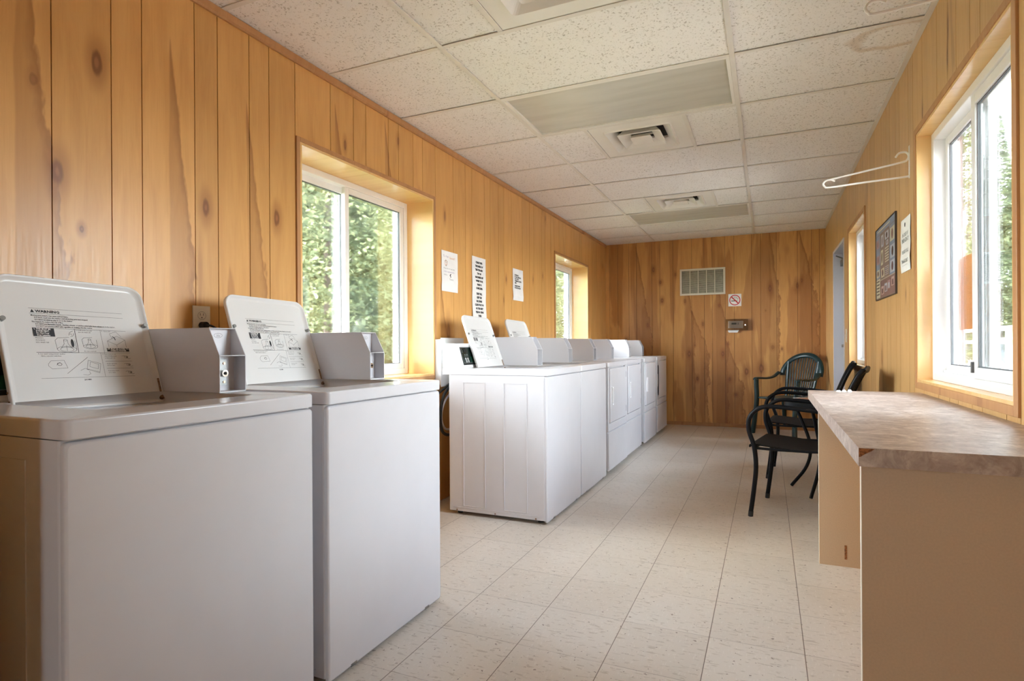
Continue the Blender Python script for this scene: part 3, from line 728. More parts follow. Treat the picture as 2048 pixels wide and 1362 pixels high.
def make_lid(t, y0=.158, y1=.552):
    Wd = y1 - y0; H = .390; B0 = Vector((-.518, y0 + .004, ZT - .024)); tilt = math.radians(20)
    V = Vector((-math.sin(tilt), 0, math.cos(tilt))); U = Vector((0, 1, -.021)).normalized(); N = U.cross(V); V = N.cross(U)
    def P(l, n_): return [tuple(B0 + U * p[0] + V * p[1] + N * n_) for p in l]
    R = lambda i: (max(.045 - i, .01), max(.045 - i, .01), max(.014 - i, .004), max(.014 - i, .004))
    rr = lambda i: rrect(i, Wd - i, i, H - i, R(i), 0, 6)
    b = MB(); b.loft([P(rr(.004), -.016), P(rr(0), -.013), P(rr(0), -.003), P(rr(.0015), 0), P(rr(.005), 0), P(rr(.008), -.003), P(rr(.013), -.0085), P(rr(.019), -.010)], 0, True)
    ld = b.build('lid', M['enamel2'], t)
    b = MB(); O = B0 + U * (.20 * Wd) + V * (.235 * H) + N * -.010
    lid_graphics(Canvas(b, O, U, V, .62 * Wd, .525 * H, .0005)); b.build('printed_instructions', [M['print'], M['print'], M['print_w']], ld, recalc=False)
    for (u, v) in ((.012, .66 * H), (Wd - .012, .66 * H)):
        b = MB(); p = B0 + U * u + V * v; b.cyl(p - N * .009, p + N * .004, .0065, 14); b.build('bumper', M['steel'], ld)
    p = B0 + U * (Wd - .009)
    b = MB(); b.cyl(p + V * .02, p + V * .078, .0028, 8); b.cyl(p + V * .015 - N * .006, p + V * .015 + N * .005, .007, 10); b.build('hinge_pin', M['rust'], ld)
    b = MB(); b.cyl(B0 + U * .014 + V * .012 - N * .012, B0 + U * .014 + V * .012 + N * .002, .004, 8); b.build('screw', M['rust'], ld)
    for v in (.03, .055): b = MB(); b.cyl(B0 + V * v - U * .0015 - N * .01, B0 + V * v + U * .002 - N * .01, .0028, 8); b.build('screw', M['rust'], ld)
    return ld

def make_washer(loc, label, w=WDT):
    t = empty('washing_machine', loc, 0, label, 'washing machine', 'coin-operated top-loading washers')
    cabinet(t); top_deck(t, True); console(t); make_lid(t); coin_box(t)
    for y in (.10, WDT - .12): b = MB(); b.box(-.010, .0010, y, y + .028, .013, .022); b.build('kick_clip', M['steel'], t)
    return t
wash = make_washer((-1.232, .645, 0), 'near top-loading washer at the left edge of the photo, lid open, grey side showing')
for loc, lb in (((-1.230, 1.345, 0), 'second top-loading washer from the left, under the near window, lid open'),
                ((-1.170, 3.048, 0), 'top-loading washer with embossed left side fully visible and black control panel showing, lid open'),
                ((-1.170, 3.705, 0), 'top-loading washer next to the first dryer, its open lid peeking over a coin box')):
    c = copy_tree(wash); c.location = loc; c['label'] = lb

def make_dryer(loc, label, ajar=0):
    t = empty('clothes_dryer', loc, 0, label, 'clothes dryer', 'coin-operated front-loading dryers')
    zb = .045; b = MB(); b.loft([rrect(-.65, -.012, 0, WDT, .006, z, 3) for z in (zb, .8595)], 0, False); e = b; wd = .0028; pr = .0009
    for (xa, xb) in ((-.55, -.40), (-.275, -.125)):
        for (p, q, r_, s_) in ((xa, xb, .813, .813 + wd), (xa, xb, .078, .078 + wd), (xa, xa + wd, .078, .813), (xb - wd, xb, .078, .813)): e.box(p, q, -pr, .0002, r_, s_)
    b.build('cabinet', M['enamel'], t)
    top_deck(t, False)
    b = MB(); b.prism([(-.70, ZT - .001), (-.56, ZT - .001), (-.596, ZT + .13), (-.604, ZT + .136), (-.70, ZT + .136)], 'y', .012, .543); b.build('control_console', M['plastic_w'], t, bevel=.005)
    coin_box(t)
    dy0, dy1, dz0, dz1 = .035, .575, .413, .862
    # front: frame around the door opening, with a dark gap
    b = MB(); x0 = -.012
    b.box(x0, 0, .0015, dy0 - .003, .346, .859); b.box(x0, 0, dy1 + .003, WDT - .0015, .346, .859); b.box(x0, 0, dy0 - .003, dy1 + .003, .346, dz0 - .006)
    b.build('front_frame', M['enamel'], t, bevel=.002)
    b = MB()
    def vl(x, i, r=.008): return [(x, p[0], p[1]) for p in rrect(.0015 + i, WDT - .0015 - i, zb - .012 + i, .340 - i, r, 0, 4)]
    b.loft([vl(-.012, 0), vl(-.002, 0), vl(.003, .004)], 0, True); b.build('lower_panel', M['enamel'], t)
    if ajar:
        b = MB(); b.box(-.30, -.012, dy0 + .06, dy1 - .06, .45, .80); b.build('drum_opening', M['hole'], t)
    dd = bpy.data.objects.new('door', None)
    b = MB()
    def dl(x, i, r=.012): return [(x, p[0], p[1]) for p in rrect(dy0 + i - dy1, -i, dz0 + i, dz1 - .012 - i, r, 0, 5)]
    b.loft([dl(-.009, 0), dl(.006, 0), dl(.010, .003), dl(.012, .008)], 0, True)
    if ajar: b.loft([dl(-.020, .02), dl(-.009, .015)], 0, False)
    d_ = b.build('door', M['enamel'], t); d_.location = (0, dy1, 0)
    b = MB(); b.box(.012, .018, -.505, -.493, .555, .70); b.box(.012, .018, -.477, -.465, .555, .70); b.box(.012, .018, -.493, -.477, .69, .70); b.box(.012, .018, -.493, -.477, .555, .565); b.box(.012, .0125, -.493, -.477, .565, .69)
    b.build('door_handle', M['plastic_w'], d_, bevel=.002)
    if ajar: d_.rotation_euler = (0, 0, -math.radians(ajar))
    for zz in (.755, .455):
        b = MB(); b.box(-.003, .010, dy1 + .004, dy1 + .012, zz, zz + .05); b.build('hinge', M['gasket'], t, bevel=.001)
    for k, (x, y) in enumerate(((-.06, .05), (-.06, WDT - .05), (-.6, .05), (-.6, WDT - .05))):
        b = MB(); b.cyl((x, y, 0), (x, y, zb + .01), .017, 12); b.build('foot', M['rubber'], t)
    return t
dy = make_dryer((-1.165, 4.392, 0), 'first clothes dryer in the far row, next to the washers')
c = copy_tree(dy); c.location = (-1.175, 5.07, 0); c['label'] = 'second clothes dryer in the far row, door closed'
c = copy_tree(dy); c.location = (-1.160, 5.80, 0); c['label'] = 'third clothes dryer in the far row, door closed, beside the one standing ajar'
make_dryer((-1.165, 6.56, 0), 'last clothes dryer by the back wall with its door slightly ajar', 3.5)

# ------------------------------------------------------------------ behind the machines
t = empty('wall_outlet', (XL, 1.535, 1.14), 0, 'beige electrical wall outlet with a black plug, behind the first coin box', 'outlet')
b = MB(); b.box(0, .005, -.037, .037, -.058, .060); b.build('cover_plate', M['beige'], t, bevel=.002)
b = MB()
c = Canvas(b, (.0052, 0, 0), (0, 1, 0), (0, 0, 1), 1, 1, .0006)
for zz in (.022, -.022):
    c.oval(0, zz, .017, .0155, 0, 1, wd=.0009); c.rect(-.008, -.006, zz, zz + .009, 0); c.rect(.005, .007, zz, zz + .009, 0); c.oval(0, zz - .008, .0025, .0025, 0, n=8)
b.build('socket', M['print'], t, recalc=False)
b = MB(); b.tube([(.004, 0, -.016), (.03, .0, -.016)], .014, 12, 0, 0); b.tube([(.03, 0, -.016), (.045, .015, -.02), (.045, .05, -.05), (.03, .07, -.14)], .004, 8); 
tag(b.build('power_plug', M['rubber']), 'black power plug pushed into the beige wall outlet', 'plug').location = (XL, 1.535, 1.14)
b = MB(); b.box(XL + .0, XL + .055, 3.215, 3.50, .78, 1.083); b.box(XL + .055, XL + .058, 3.205, 3.51, .77, 1.093)
tag(b.build('utility_box', M['enamel2'], bevel=.002), 'flat white metal box on the wall, behind the washer with the black control panel', 'utility box')
b = MB(); b.tube([(-1.955, 3.42, .84), (-1.94, 3.27, .775), (-1.935, 3.18, .72), (-1.935, 3.142, .64), (-1.935, 3.134, .55), (-1.935, 3.165, .48), (-1.935, 3.25, .452), (-1.95, 3.40, .47)], .010, 10)
tag(b.build('drain_hose', M['rubber']), 'black hose looping down behind the washer with the embossed side', 'hose')
b = MB(); b.tube([(-1.97, 3.40, .82), (-1.965, 3.24, .76), (-1.965, 3.14, .722), (-1.97, 2.98, .64), (-1.98, 2.80, .50), (-1.98, 2.60, .42)], .008, 8)
tag(b.build('washer_cord', M['rubber']), 'thin black cord slanting down the wall above the black hose loop', 'cord')
b = MB(); b.tube([(-1.965, 3.36, .74), (-1.96, 3.25, .69), (-1.96, 3.195, .62), (-1.96, 3.19, .55), (-1.96, 3.24, .49), (-1.965, 3.36, .48)], .007, 8)
tag(b.build('water_hose', M['alum']), 'thin grey water hose inside the loop of the black hose', 'hose')

# ------------------------------------------------------------------ papers on the left wall
def sheet(name, label, x, y0, y1, z0, z1, side, draw, mats, cat='sign', curl=.006, base='paper'):
    """paper taped on a side wall; draws in a canvas 1x1 = sheet; side +1 = on the left wall facing +x"""
    n = 8; b = MB(); S = side
    def off(k): return .003 + curl * (.5 + .5 * math.sin(k * 1.7 + y0 * 9)) * (k / n) * .6
    zs = [z1 - (z1 - z0) * k / n for k in range(n + 1)]
    vs = []
    for d in (0, .0006):
        for k, z in enumerate(zs):
            for y in (y0, y1): vs.append((x + S * (off(k) + d), y, z))
    fs = []
    for k in range(n):
        for o_ in (0, 2 * (n + 1)): a = o_ + 2 * k; fs.append((a, a + 1, a + 3, a + 2))
    m_ = 2 * (n + 1)
    fs += [(0, 1, m_ + 1, m_), (2 * n, 2 * n + 1, m_ + 2 * n + 1, m_ + 2 * n)] + [(2 * k, 2 * k + 2, m_ + 2 * k + 2, m_ + 2 * k) for k in range(n)] + [(2 * k + 1, 2 * k + 3, m_ + 2 * k + 3, m_ + 2 * k + 1) for k in range(n)]
    b.add(vs, fs, 0, False)
    sh = tag(b.build(name, M[base]), label, cat)
    b = MB(); O = (x + S * .0, y0, z0) if S > 0 else (x, y1, z0)
    c = Canvas(b, O, (0, S, 0), (0, 0, 1), y1 - y0, z1 - z0, 0)
    draw(c)
    # lay the print onto the curled sheet
    for i, v in enumerate(b.v):
        k = (z1 - v[2]) / (z1 - z0) * n; k0 = min(int(max(k, 0)), n - 1); q = off(k0) * (1 - (k - k0)) + off(k0 + 1) * (k - k0)
        b.v[i] = (x + S * (q + .0014), v[1], v[2])
    b.build('printed_text', mats, sh, recalc=False)
    return sh
def d1(c):
    c.text('To Our', .10, .84, .022, 1); c.text('Guests!!', .46, .82, .024, 2)
    c.oval(.26, .70, .07, .06, 2, wd=.003); c.oval(.23, .72, .012, .012, 0); c.oval(.30, .71, .012, .012, 0); c.oval(.26, .69, .035, .03, 2, wd=.002, a0=PI, a1=2 * PI); c.line([(.19, .74), (.25, .77), (.33, .74)], .005, 3); c.line([(.24, .63), (.28, .63), (.30, .66)], .004, 3)
    c.text('Please do not leave any', .12, .555, .0155, 3); c.text('clothes unattended for', .12, .475, .0155, 1); c.text('others.', .12, .395, .0165, 3)
    c.line([(.55, .44), (.50, .41), (.54, .37)], .008, 0); c.text('Thanks', .45, .29, .019, 3)
sheet('paper_notice', 'handwritten white notice with a small smiling face, next to the near window', XL, 3.309, 3.526, 1.414, 1.692, 1, d1, [M['print'], M['ink_p'], M['ink_o'], M['ink_g']])
def d2(c):
    T = ['PLEASE WIPE', 'THE INSIDE OF', 'THE TUB AND', 'TOP OF', 'MACHINES OFF', 'WHEN YOUR', 'WASH IS', 'COMPLETED.', '', 'THEY WILL', 'KEEP THE', 'MACHINES', 'CLEAN FOR YOU', 'OR THE NEXT', 'PERSON USING', 'THEM.', '', 'THANK YOU,', 'MANAGEMENT']
    y = .905
    for t in T:
        if t: c.text(t, .5, y, .0205, 0, 1, 'CENTER', .90, .0014)
        y -= .0545 if t else .026
sheet('paper_notice', 'long white notice in bold capital letters, behind an open washer lid', XL, 3.74, 3.962, 1.20, 1.714, 1, d2, [M['print']], curl=.012)
def d3(c):
    T = ['ATTENTION:', 'DO NOT OVERLOAD', 'ANY OF THE', 'WASHERS OR DRYERS', 'HERE.', '', 'THANK YOU FOR', 'YOUR PATRONAGE.']
    y = .78
    for t in T:
        if t: c.text(t, .16, y, .0155, 0, 1, 'LEFT', .92, .0009)
        y -= .062 if t else .03
sheet('paper_notice', 'small white typed notice, rightmost of the three on the left wall', XL, 4.478, 4.70, 1.435, 1.712, 1, d3, [M['print']], curl=.01)

# right wall: emergency sheet and framed poster
def d4(c):
    c.oval(.45, .885, .055, .035, 0); c.rect(.41, .49, .84, .86, 0)
    for t, y, s_ in (('IN CASE OF', .66, .026), ('EMERGENCY', .555, .028), ('PLEASE CALL', .345, .026), ('784-467-2817', .165, .025)): c.text(t, .5, y, s_, 1, 1, 'CENTER', .95, .0004)
    c.line([(.2, .12), (.75, .12)], .001, 1)
sheet('paper_notice', 'cream paper emergency notice on the right wall between poster and window', XR, 3.224, 3.430, 1.393, 1.659, -1, d4, [M['print'], M['ink_g']], curl=.010, base='paper2')

pm = [flat('poster_%d' % i, c, .35) for i, c in enumerate([(.05, .035, .03), (.22, .165, .14), (.20, .25, .32), (.40, .44, .48), (.20, .115, .10), (.48, .34, .30), (.50, .47, .33), (.11, .05, .05), (.34, .22, .22)])]
t = empty('wall_poster', (XR, 4.143, 1.301), 0, 'framed brown and blue poster with many small pictures on the right wall', 'poster')
PW, PH = .598, .440
b = MB(); b.box(-.010, 0, -PW, 0, 0, .006); b.box(-.010, 0, -PW, 0, PH - .006, PH); b.box(-.010, 0, -PW, -PW + .006, .006, PH - .006); b.box(-.010, 0, -.006, 0, .006, PH - .006)
b.build('poster_frame', pm[0], t, bevel=.001)
b = MB(); b.box(-.006, -.001, -PW + .006, -.006, .006, PH - .006, 1)
c = Canvas(b, (-.0062, 0, 0), (0, -1, 0), (0, 0, 1), PW, PH, .0004)
c.rect(.02, .98, .90, .985, 2, 1); c.rect(.02, .24, .30, .89, 2, 1); c.rect(.72, .98, .27, .89, 2, 1); c.rect(.25, .71, .27, .89, 1, 1); c.rect(.02, .23, .03, .29, 6, 1); c.rect(.25, .98, .03, .25, 4, 1)
c.line([(.24, .262), (.98, .262)], .003, 6, 2); c.text('KNOW YOUR WASH', .2, .925, .022, 0, 2, sx=1.6) if False else None
c.rect(.10, .75, .935, .955, 6, 2)
rn = random.Random(5)
for (x, y, w_, h_) in ((.04, .72, .16, .12), (.05, .50, .17, .12), (.04, .32, .17, .10), (.30, .70, .12, .16), (.28, .46, .12, .2), (.30, .29, .16, .12), (.50, .76, .18, .1), (.56, .68, .1, .06), (.75, .68, .2, .17), (.76, .47, .2, .16), (.75, .29, .2, .15)):
    c.rect(x, x + w_, y, y + h_, rn.choice([6, 3, 8, 3]), 2); c.oval(x + w_ * .5, y + h_ * .5, w_ * .22, h_ * .38, rn.choice([0, 7, 4]), 3, n=12)
for k in range(6): c.rect(.50, .68, .64 - .035 * k, .655 - .035 * k, 6, 2)
for k in range(5): c.rect(.50, .68, .40 - .025 * k, .407 - .025 * k, 3, 2)
for k in range(5): c.rect(.04, .20, .25 - .045 * k, .268 - .045 * k, 0, 2)
for k, x in enumerate((.30, .47, .62, .80)): c.rect(x, x + .13, .06 + .02 * k, .17 + .02 * k, [5, 3, 8, 5][k], 2); c.rect(x + .03, x + .10, .07 + .02 * k, .14 + .02 * k, [7, 4, 3, 7][k], 3)
b.build('poster_print', pm, t, recalc=False)

# orange notice taped in the right window
b = MB(); b.box(XR + .112, XR + .1128, 2.70, 2.975, 1.092, 1.394)
_n = NT('orange_paper'); _a = _n.n('ShaderNodeBsdfDiffuse'); _a.inputs[0].default_value = (.74, .38, .17, 1); _b = _n.n('ShaderNodeBsdfTranslucent'); _b.inputs[0].default_value = (.80, .46, .24, 1); _c = _n.n('ShaderNodeMixShader'); _c.inputs[0].default_value = .3
_n.t.links.new(_a.outputs[0], _c.inputs[1]); _n.t.links.new(_b.outputs[0], _c.inputs[2]); _n.t.links.new(_c.outputs[0], _n.out.inputs[0]); paper_tr = _n.mat
nt = tag(b.build('window_notice', paper_tr), 'orange paper notice taped in the near right window, seen from behind', 'sign')
b = MB(); c = Canvas(b, (XR + .112, 2.975, 1.092), (0, -1, 0), (0, 0, 1), .275, .302, .0006); rn = random.Random(8)
for k in range(11):
    for j in range(3): c.rect(.12 + .26 * j, .20 + .26 * j + rn.uniform(0, .05), .12 + .07 * k, .135 + .07 * k, 0)
c.rect(.84, .97, .06, .95, 1)
b.build('printed_text', [flat('notice_ink', (.55, .27, .06), .7), flat('notice_edge', (.70, .18, .07), .7)], nt, recalc=False)

# ------------------------------------------------------------------ back wall fittings
t = empty('return_air_grille', (-1.04, YB, 1.672), 0, 'white five-panel air return grille high on the back wall', 'air grille')
gw, gh = .555, .34
b = MB(); k = .024
b.box(0, gw, -.010, 0, 0, k); b.box(0, gw, -.010, 0, gh - k, gh); b.box(0, k, -.010, 0, k, gh - k); b.box(gw - k, gw, -.010, 0, k, gh - k)
for j in range(1, 5): x = k + (gw - 2 * k) * j / 5; b.box(x - .005, x + .005, -.009, 0, k, gh - k)
b.build('grille_frame', M['grille_w'], t, bevel=.0015)
b = MB(); b.box(k, gw - k, -.001, 0, k, gh - k); b.build('filter', M['filter'], t)
b = MB(); n_ = 22
for j in range(5):
    x0 = k + (gw - 2 * k) * j / 5 + .006; x1 = k + (gw - 2 * k) * (j + 1) / 5 - .006
    for q in range(n_): z = k + (gh - 2 * k) * (q + .4) / n_; b.add([(x0, -.002, z + .004), (x1, -.002, z + .004), (x1, -.008, z), (x0, -.008, z), (x0, -.002, z + .0052), (x1, -.002, z + .0052), (x1, -.008, z + .0012), (x0, -.008, z + .0012)], [(0, 1, 2, 3), (4, 7, 6, 5), (3, 2, 6, 7), (0, 4, 5, 1)])
b.build('louver_slats', M['grille_w'], t)
b = MB(); b.box(-.450, -.298, YB - .002, YB, 1.515, 1.668, 0)
sg = tag(b.build('no_smoking_sign', M['paper']), 'white square no smoking sign with red circle on the back wall', 'sign')
b = MB(); c = Canvas(b, (-.450, YB - .002, 1.515), (1, 0, 0), (0, 0, 1), .152, .153, .0008)
R_, r_ = .43, .36
n_ = 40; vs = []
for k in range(n_):
    a = 2 * PI * k / n_; vs += [c.P(.5 + R_ * math.cos(a), .5 + R_ * math.sin(a)), c.P(.5 + r_ * math.cos(a), .5 + r_ * math.sin(a))]
b.add(vs, [(2 * k, (2 * k + 2) % (2 * n_), (2 * k + 3) % (2 * n_), 2 * k + 1) for k in range(n_)], 0)
c.rect(.22, .60, .40, .46, 1, 1); c.rect(.62, .68, .40, .46, 1, 1)
c.line([(.50, .80), (.46, .72), (.55, .66), (.62, .70), (.66, .62), (.74, .58), (.74, .50)], .0025, 1); c.line([(.54, .78), (.62, .74), (.70, .68), (.78, .60)], .0022, 1)
c.line([(.24, .77), (.76, .23)], .013, 0, 2)
b.build('printed_symbol', [M['red'], M['print']], sg, recalc=False)
t = empty('thermostat', (-.475, YB, 1.215), 0, 'beige thermostat under a clear lockable cover on the back wall', 'thermostat')
b = MB(); b.box(.022, .198, -.028, 0, .024, .115); b.build('thermostat_body', M['beige'], t, bevel=.006)
b = MB(); b.box(.062, .120, -.0285, -.0275, .070, .092, 0); b.box(.133, .145, -.0285, -.0275, .083, .092, 0); b.box(.133, .145, -.0285, -.0275, .070, .079, 0); b.build('display', M['ink_g'], t)
b = MB()
b.box(0, .25, -.05, -.047, 0, .135); b.box(0, .25, -.047, -.001, 0, .003); b.box(0, .25, -.047, -.001, .132, .135); b.box(0, .003, -.047, -.001, .003, .132); b.box(.247, .25, -.047, -.001, .003, .132)
b.build('clear_cover', M['clear'], t)
b = MB(); b.cyl((.222, -.056, .062), (.222, -.044, .062), .008, 12); b.build('cover_lock', M['chrome'], t)
b = MB(); b.prism([(.03, -.03), (.13, -.03), (.147, -.004), (.147, 0), (.02, 0), (.02, -.012)], 'y', -.030, -.022)
b.build('paper_tab', M['paper'], t)

# light switch beside the door
b = MB(); b.box(XR - .005, XR, 5.62, 5.69, 1.05, 1.165, 0); b.box(XR - .012, XR - .005, 5.65, 5.66, 1.095, 1.12, 0)
tag(b.build('light_switch', M['beige'], bevel=.0015), 'beige light switch plate between the door and the small right window', 'light switch')

# ------------------------------------------------------------------ garment hooks on the right wall
def hook(y, z, label, L=.37):
    t = empty('garment_hook', (XR, y, z), 0, label, 'garment hook', 'white wire garment hooks on the right wall')
    b = MB(); b.box(-.003, 0, -.008, .008, -.012, .145); b.build('wall_plate', M['wire'], t, bevel=.001)
    b = MB(); r = .0048
    lo = [(0, 0, .0), (-.02, 0, -.004), (-L * .5, 0, -.010), (-L + .03, 0, -.018), (-L + .008, 0, -.012), (-L, 0, .004), (-L + .012, 0, .018), (-L + .035, 0, .020), (-L + .052, 0, .010)]
    up = [(-L + .020, 0, .020), (-L * .5, 0, .045), (-.035, 0, .068), (-.010, 0, .078), (-.004, 0, .098), (-.016, 0, .115), (-.042, 0, .114), (-.058, 0, .095)]
    b.tube(lo, r, 8); b.tube(up, r, 8); b.build('hook_wire', M['wire'], t)
hook(3.25, 1.846, 'white wire garment hook jutting from the wall above the emergency notice')
hook(1.893, 2.0, 'white wire garment hook at the top edge of the photo, nearest on the right wall')

# ------------------------------------------------------------------ counter
t = empty('folding_counter', (.178, 1.40, 0), 0, 'long folding counter with brown stone-look laminate top and tan end panels', 'counter')
cw, cl_, zt = XR - .178 - .001, 1.66, .8135; th = .040
b = MB()
# a small chip is broken out of the near front corner
b.box(0, cw, 0, cl_, zt - .0135, zt - .001)
b.box(0, cw, 0, cl_, zt - th, zt - .0135); b.add([(0, 0, zt), (cw, 0, zt), (cw, cl_, zt), (0, cl_, zt), (0, 0, zt - .001), (cw, 0, zt - .001), (cw, cl_, zt - .001), (0, cl_, zt - .001)], [(0, 1, 2, 3), (4, 7, 6, 5), (0, 4, 5, 1), (1, 5, 6, 2), (2, 6, 7, 3), (3, 7, 4, 0)])
b.build('countertop', M['laminate'], t)
b = MB(); b.prism([(.0005, zt - .0012), (.030, zt - .0012), (.024, zt - .006), (.012, zt - .013), (.004, zt - .019), (.0005, zt - .020)], 'y', -.0007, .0012); b.build('chipped_corner', M['chip'], t)
for k, (yy, xx) in enumerate(((.06, .012), (1.605, .040))):
    b = MB(); b.box(xx + .0015, cw, yy, yy + .017, 0, zt - th); pn = b.build('end_panel', M['mela'], t)
    b = MB(); b.box(xx, xx + .0015, yy, yy + .017, 0, zt - th); b.build('edge_band', M['mela_edge'], pn)
    if k:
        b = MB(); b.box(xx + .105, xx + .115, yy - .001, yy + .0005, .035, .10); b.build('scuff_mark', M['chip'], pn)
b = MB(); b.box(.10, cw, .077, 1.605, zt - .14, zt - th - .001); b.build('support_rail', M['mela'], t) if False else None

b = MB(); rq = random.Random(2)
for k in range(3): b.loft([[(.30 + .022 * k + .009 * math.cos(a) * q + rq.uniform(-.002, .002), 2.985 + .008 * math.sin(a) * q, zt + h) for a in [i * PI / 4 for i in range(8)]] for q, h in ((1, 0.0), (1.1, .004), (.6, .008 + .002 * k))], 0, False)
for k in range(2): b.box(.30 + .022 * k, .322 + .022 * k, 2.983, 2.987, zt, zt + .003)
tag(b.build('paper_scrap', M['paper']), 'tiny crumpled white paper scrap at the far edge of the countertop', 'scrap')

# ------------------------------------------------------------------ patio chairs and table
def sling_chair(loc, rz, label):
    t = empty('sling_chair', loc, rz, label, 'chair', 'black sling-back metal armchairs')
    r = .0135; w2 = .245
    for s in (-1, 1):
        b = MB(); y = s * w2
        b.tube([(.255, y, .012), (.235, y, .16), (.222, y, .30), (.232, y, .42), (.262, y, .52), (.255, y, .60), (.200, y, .655), (.12, y, .668), (-.02, y, .66), (-.16, y * .97, .645), (-.20, y * .95, .63)], r, 10, 0, 6)
        b.build('arm_and_front_leg', M['chair_blk'], t)
        b = MB(); b.tube([(-.30, y, .012), (-.255, y, .16), (-.19, y * .96, .32), (-.165, y * .93, .42), (-.185, y * .93, .55), (-.255, y * .93, .74), (-.305, y * .93, .85), (-.335, y * .90, .893)], r, 10, 0, 6)
        b.build('rear_leg_and_post', M['chair_blk'], t)
        for p in ((.255, y), (-.30, y)):
            b = MB(); b.cyl((p[0], p[1], 0), (p[0] - (.003 if p[0] > 0 else -.008), p[1], .032), .0145, 12); b.build('foot_cap', M['rubber'], t)
    b = MB()
    def strip(P, y, th_):
        P = catmull(P, 5); n = len(P); L_ = []
        for i, p in enumerate(P):
            T = (P[min(i + 1, n - 1)] - P[max(i - 1, 0)]).normalized(); N = Vector((-T.z, 0, T.x)) * th_
            L_.append([(p.x + N.x, -y, p.z + N.z), (p.x + N.x, y, p.z + N.z), (p.x - N.x, y, p.z - N.z), (p.x - N.x, -y, p.z - N.z)])
        b.loft(L_, 0, False)
    strip([(.262, 0, .415), (.245, 0, .432), (.12, 0, .425), (-.05, 0, .412), (-.165, 0, .425)], w2 - .012, .004)
    b.build('seat', M['sling'], t)
    b = MB(); strip([(-.17, 0, .43), (-.195, 0, .56), (-.262, 0, .75), (-.308, 0, .84), (-.334, 0, .878)], w2 * .93 - .006, .003); b.build('backrest', M['sling'], t)
    b = MB(); b.tube([(.235, -w2, .412), (.235, w2, .412)], .009, 8, 0, 0); b.build('cross_bar', M['chair_blk'], t)
    b = MB(); b.tube([(-.165, -w2 * .93, .42), (-.165, w2 * .93, .42)], .009, 8, 0, 0); b.build('cross_bar', M['chair_blk'], t)
    b = MB(); b.tube([(-.335, -w2 * .9, .890), (-.338, -w2 * .45, .880), (-.338, 0, .877), (-.338, w2 * .45, .880), (-.335, w2 * .9, .890)], .011, 8, 0, 5)
    b.build('top_rail', M['chair_blk'], t)
    for s in (-1, 1): b = MB(); b.tube([(.235, s * (w2 - .006), .414), (.1, s * (w2 - .012), .412), (-.165, s * w2 * .93, .42)], .008, 8, 0, 4); b.build('seat_rail', M['chair_blk'], t)
    return t
rzA = math.atan2(.19, -.98)
ch = sling_chair((.196, 3.872, 0), rzA, 'near black metal sling chair beside the far end of the counter')
c2 = copy_tree(ch); c2.location = (.272, 4.985, 0); c2.rotation_euler = (0, 0, math.atan2(.10, -.99)); c2['label'] = 'far black metal sling chair on the other side of the small round table'

t = empty('round_table', (.375, 4.43, 0), 0, 'small round brown-topped table with black rim and bowed legs, partly behind the counter', 'table')
b = MB(); b.loft([circ(0, 0, .25, .628, 40), circ(0, 0, .25, .640, 40)], 0, True); b.build('tabletop', flat('table_brown', (.30, .13, .07), .35, var=.15), t)
b = MB(); b.loft([circ(0, 0, .262, .585, 40), circ(0, 0, .27, .600, 40), circ(0, 0, .27, .636, 40), circ(0, 0, .264, .643, 40), circ(0, 0, .252, .643, 40), circ(0, 0, .250, .600, 40)], 0, True, False, False); b.build('rim', M['chair_blk'], t)
b = MB(); b.loft([circ(0, 0, .2515, .641, 40), circ(0, 0, .2515, .6436, 40), circ(0, 0, .2488, .6436, 40), circ(0, 0, .2488, .641, 40)], 0, True, False, False); b.build('rim_trim', M['beige'], t)
for k in range(4):
    a = PI / 4 + k * PI / 2 + .3; ca, sa = math.cos(a), math.sin(a); b = MB()
    b.tube([(.225 * ca, .225 * sa, .60), (.17 * ca, .17 * sa, .48), (.115 * ca, .115 * sa, .32), (.14 * ca, .14 * sa, .17), (.25 * ca, .25 * sa, .012)], .0115, 10, 0, 6)
    b.build('leg', M['chair_blk'], t)
b = MB(); b.loft([circ(0, 0, .120, .315, 24), circ(0, 0, .120, .328, 24), circ(0, 0, .100, .328, 24), circ(0, 0, .100, .315, 24)], 0, True, False, False); b.build('leg_ring', M['chair_blk'], t)

